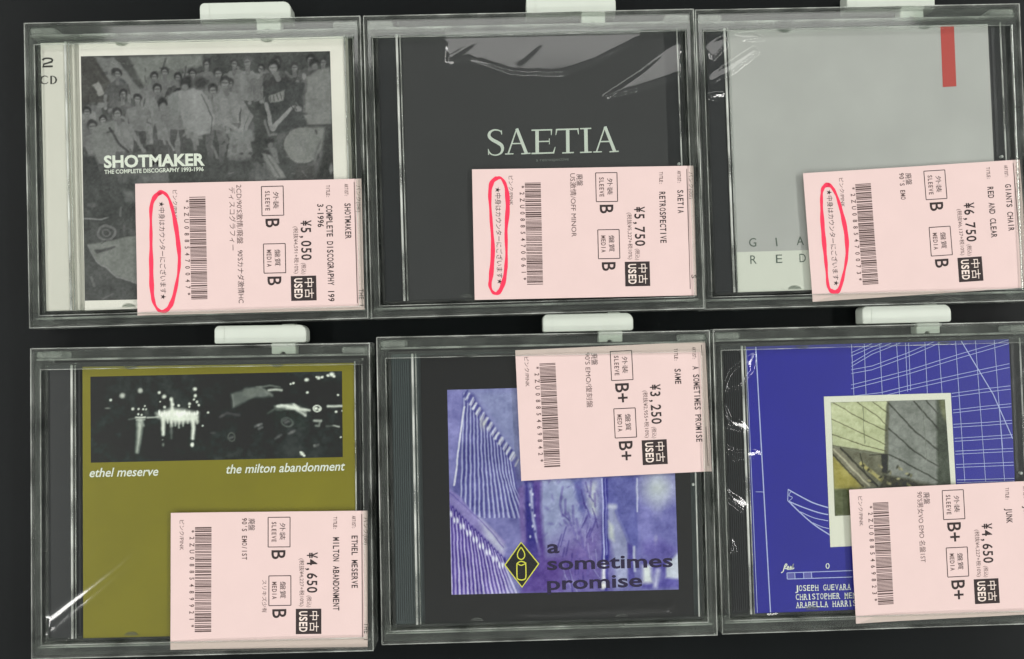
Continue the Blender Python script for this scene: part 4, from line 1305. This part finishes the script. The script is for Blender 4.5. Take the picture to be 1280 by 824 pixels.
for i, s in enumerate(SLIPS):
    zs = 12.32
    a, b, c = ray(*s['tl'], zs / 1000), ray(*s['tr'], zs / 1000), ray(*s['bl'], zs / 1000)
    t1 = math.atan2(b[1] - a[1], b[0] - a[0]); t2 = math.atan2(a[0] - c[0], a[1] - c[1])
    th = 0.5 * (t1 - t2)
    SWd = np.hypot(*(b - a)) * 1000 + (3.2 if i in (0, 1, 3) else 3.0); SHt = np.hypot(*(c - a)) * 1000
    # keep the paper inside the right wall of its security case
    kf = KF[i]
    rx = (a - kf.o) @ kf.ex * 1000
    SWd = min(SWd, KW - 1.9 - rx - SHt * max(0, math.sin(kf.t - th)) - SHt * 0.0)
    fr = Frame(SWd, SHt, a, th, zs / 1000)
    root = empty('price_slip', fr, s['label'], 'price slip', 'pink price slips on the CD cases')
    lift = (0.5, 0.35, 0.8, 0.45, 0.6, 0.7)[i]
    bend = lambda x, y, w=SWd, l=lift: l * max(0.0, 1 - x / (0.42 * w)) ** 2 - 0.02 + 0.07 * math.sin(x * 0.085 + i) * math.sin(y * 0.11 + 2 * i) + 0.05 * math.sin(x * 0.21 + y * 0.13)
    f = MB()
    nx, ny = 70, 40
    tk = 0.12
    for zq, top in ((0.0, 1), (-tk, 0)):
        f.add([(SWd * u / nx, SHt * v / ny, zq) for v in range(ny + 1) for u in range(nx + 1)],
              [((v * (nx + 1) + u), (v * (nx + 1) + u + 1), ((v + 1) * (nx + 1) + u + 1), ((v + 1) * (nx + 1) + u))[::(-1 if top else 1)] for v in range(ny) for u in range(nx)])
    n1 = (nx + 1) * (ny + 1)
    rim = [u for u in range(nx + 1)] + [v * (nx + 1) + nx for v in range(1, ny + 1)] + [ny * (nx + 1) + u for u in range(nx - 1, -1, -1)] + [v * (nx + 1) for v in range(ny - 1, 0, -1)]
    for q in range(len(rim)):
        f.f.append((rim[q], rim[(q + 1) % len(rim)], rim[(q + 1) % len(rim)] + n1, rim[q] + n1)); f.mi.append(0)
    build(f, 'paper', M_PAPER, root, fr, smooth=False, bend=bend)
    o = 0.0 if s['long'] else -36.5          # the short slips lack the left strip
    zt = 0.045
    T = MB()

    def put(body, u, v0, v1, cap, m=0, bold=0.0):
        if body.isascii() and len(body) > 3 or body[0] == '¥':      # printer type: one cell per character
            cw = (v1 - v0) / len(body)
            for q, ch in enumerate(body):
                if ch == ' ':
                    continue
                gv = glyphs(ch, bold + 0.018)[0]
                w = (max(p[0] for p in gv) - min(p[0] for p in gv)) * cap / 0.70
                w = min(w * 0.85, cw * 0.86)
                letter(T, ch, ((u + o) * K, (v0 + cw * q + (cw - w) / 2) * K), DOWN, RIGHT, w * K, cap * K, zt, m, bold=bold + 0.018)
            return
        letter(T, body, ((u + o) * K, v0 * K), DOWN, RIGHT, (v1 - v0) * K, cap * K, zt, m, bold=bold + 0.014)

    if s['long']:
        put('★中身はカウンターにございます★', 28.8, 23, 145, 5.8, 0, 0.02)
    put('ピンク/PINK', 46.0 + (0 if s['long'] else 1.5), 9, 46, 4.6, 1)
    put(s['code'], 59.5, 19, 143, 5.6, 1)
    if 'g1b' in s:
        put(s['g1b'], 124.5, 4, 78, 6.0, 1); put(s['g1'], 124.5, 86, 152, 6.0, 0)
        put(s['g2'], 115.5, 7, 86, 6.0, 1)
    else:
        put(s['g1'], 132, 8, 23, 6.2, 0, 0.015)
        put(s['g2'], 123.5, 7, 7 + min(7.0 * len(s['g2']), 108) * (0.62 if s['g2'].isascii() else 0.82), 6.0, 1)
    if 'note' in s:
        put(s['note'], 148.5, 84, 124, 4.6, 1)
    put('外装', 170.3, 14, 35, 5.4, 0); put('SLEEVE', 160.0, 12, 38, 5.6, 1)
    put('盤質', 170.8, 86, 107, 5.4, 0); put('MEDIA', 160.5, 86, 108, 5.6, 1)
    gl_ = 11 if s['grade'] == 'B' else 24
    put(s['grade'], 160, 47.5, 47.5 + gl_, 17, 0); put(s['grade'], 161, 120, 120 + gl_, 17, 0)
    put(s['price'], 203.5, 50, 101, 12.5, 0)
    put('(税込)', 203.5, 104, 118, 4.6, 1); put(s['net'], 194.5, 58, 117, 4.6, 1)
    put('TITLE:', 236, 7, 23, 4.4, 1)
    tl_ = len(s['title']) * 5.05
    put(s['title'], 235.5, 32, 32 + min(tl_, 122), 7.6, 0)
    if 'title2' in s:
        put(s['title2'], 224.5, 30, 60, 7.6, 0)
    put('ARTIST:', 259, 6, 22, 4.4, 1)
    put(s['artist'], 258.5, 30, 30 + len(s['artist']) * 5.05, 7.4, 0)
    if s['genre']:
        put(s['genre'], 273.5, 8, 42, 4.6, 1)
    if s['corner']:
        put(s['corner'], 273.5, 138, 138 + 4.6 * len(s['corner']), 6.0, 1)
    # rules and boxes
    def rect(u0, v0, u1, v1, w, m):
        for (p, q) in (((u0, v0), (u1, v0)), ((u0, v1), (u1, v1)), ((u0, v0), (u0, v1)), ((u1, v0), (u1, v1))):
            n = 6
            T.ribbon([((p[0] + (q[0] - p[0]) * e / n + o) * K, (p[1] + (q[1] - p[1]) * e / n) * K) for e in range(n + 1)], w * K, zt - 0.002, m)
    build(T, 'printed_text', [M_INK, M_INK_GREY], root, fr, bend=bend)
    T = MB()
    T.ribbon([((271 + o) * K, 4 * K), ((271.5 + o) * K, 156 * K)], 0.9 * K, zt, 0)
    build(T, 'ruled_line', M_INK_GREY, root, fr, bend=bend)
    for bx in ((155.5, 7, 182.5, 43.5), (156.5, 79, 183.5, 115.5)):
        T = MB()
        rect(*bx, 1.0, 0)
        build(T, 'grade_box', M_INK, root, fr, bend=bend)
    f = MB()                                 # reversed stamp
    f.quad([((u + o) * K, v * K, zt - 0.01) for u, v in ((189.5, 151), (221, 151), (221, 120), (189.5, 120))])
    T = f
    T0 = zt; zt = zt + 0.03
    put('中古', 207.5, 123, 148, 8.6, 1, 0.02); put('USED', 194, 122.5, 148.5, 9.6, 1, 0.01)
    build(f, 'used_stamp', [M_INK, M_REVERSED], root, fr, bend=bend)
    zt = T0
    f = MB()                                 # bar code, one seeded set of bars per slip
    rnd = random.Random(100 + i)
    v = 18.0
    while v < 146:
        w = rnd.choice((0.95, 0.95, 0.95, 1.9))
        f.ribbon([((u + o) * K, (v + w / 2) * K) for u in (66, 72, 79, 86)], w * K, zt)
        v += w + rnd.choice((0.7, 0.7, 0.7, 1.5))
    build(f, 'bar_code', M_INK_GREY, root, fr, bend=bend)
    if s['long']:                            # red marker ring drawn by hand
        rings = [[(33, 11), (25, 16), (19.5, 30), (19, 60), (19, 95), (19.5, 128), (22, 148), (29, 159), (38, 158), (45, 146), (51, 120), (53.5, 96), (51.5, 68), (47, 40), (41, 19), (33, 11), (27.5, 14)],
                 [(32, 11), (25, 17), (22.5, 32), (24, 62), (26.5, 100), (24.5, 132), (23, 147), (28, 156), (35, 154), (41, 138), (43.5, 112), (43, 78), (45, 48), (43, 24), (37, 12), (30, 12)],
                 [(33, 18), (29.7, 16.5), (24, 21), (21.4, 33), (20.2, 60), (20.3, 91), (20.7, 118), (21.2, 144), (26.5, 152), (35, 150), (43, 129), (48.5, 106), (49.5, 81), (46, 53), (41, 31), (35, 19), (28, 16)]][i]
        sk = (0.012, 0.024, 0.0)[i]
        sp = spline([(p[0] - sk * p[1], p[1], 0) for p in rings], 8)
        f = MB()
        f.ribbon([(p[0] * K, p[1] * K) for p in sp], [(4.4 + 1.1 * math.sin(q * 0.21) + 0.5 * math.sin(q * 0.83)) * K for q in range(len(sp))], zt + 0.03)
        build(f, 'marker_ring', M_MARKER, root, fr, bend=bend)
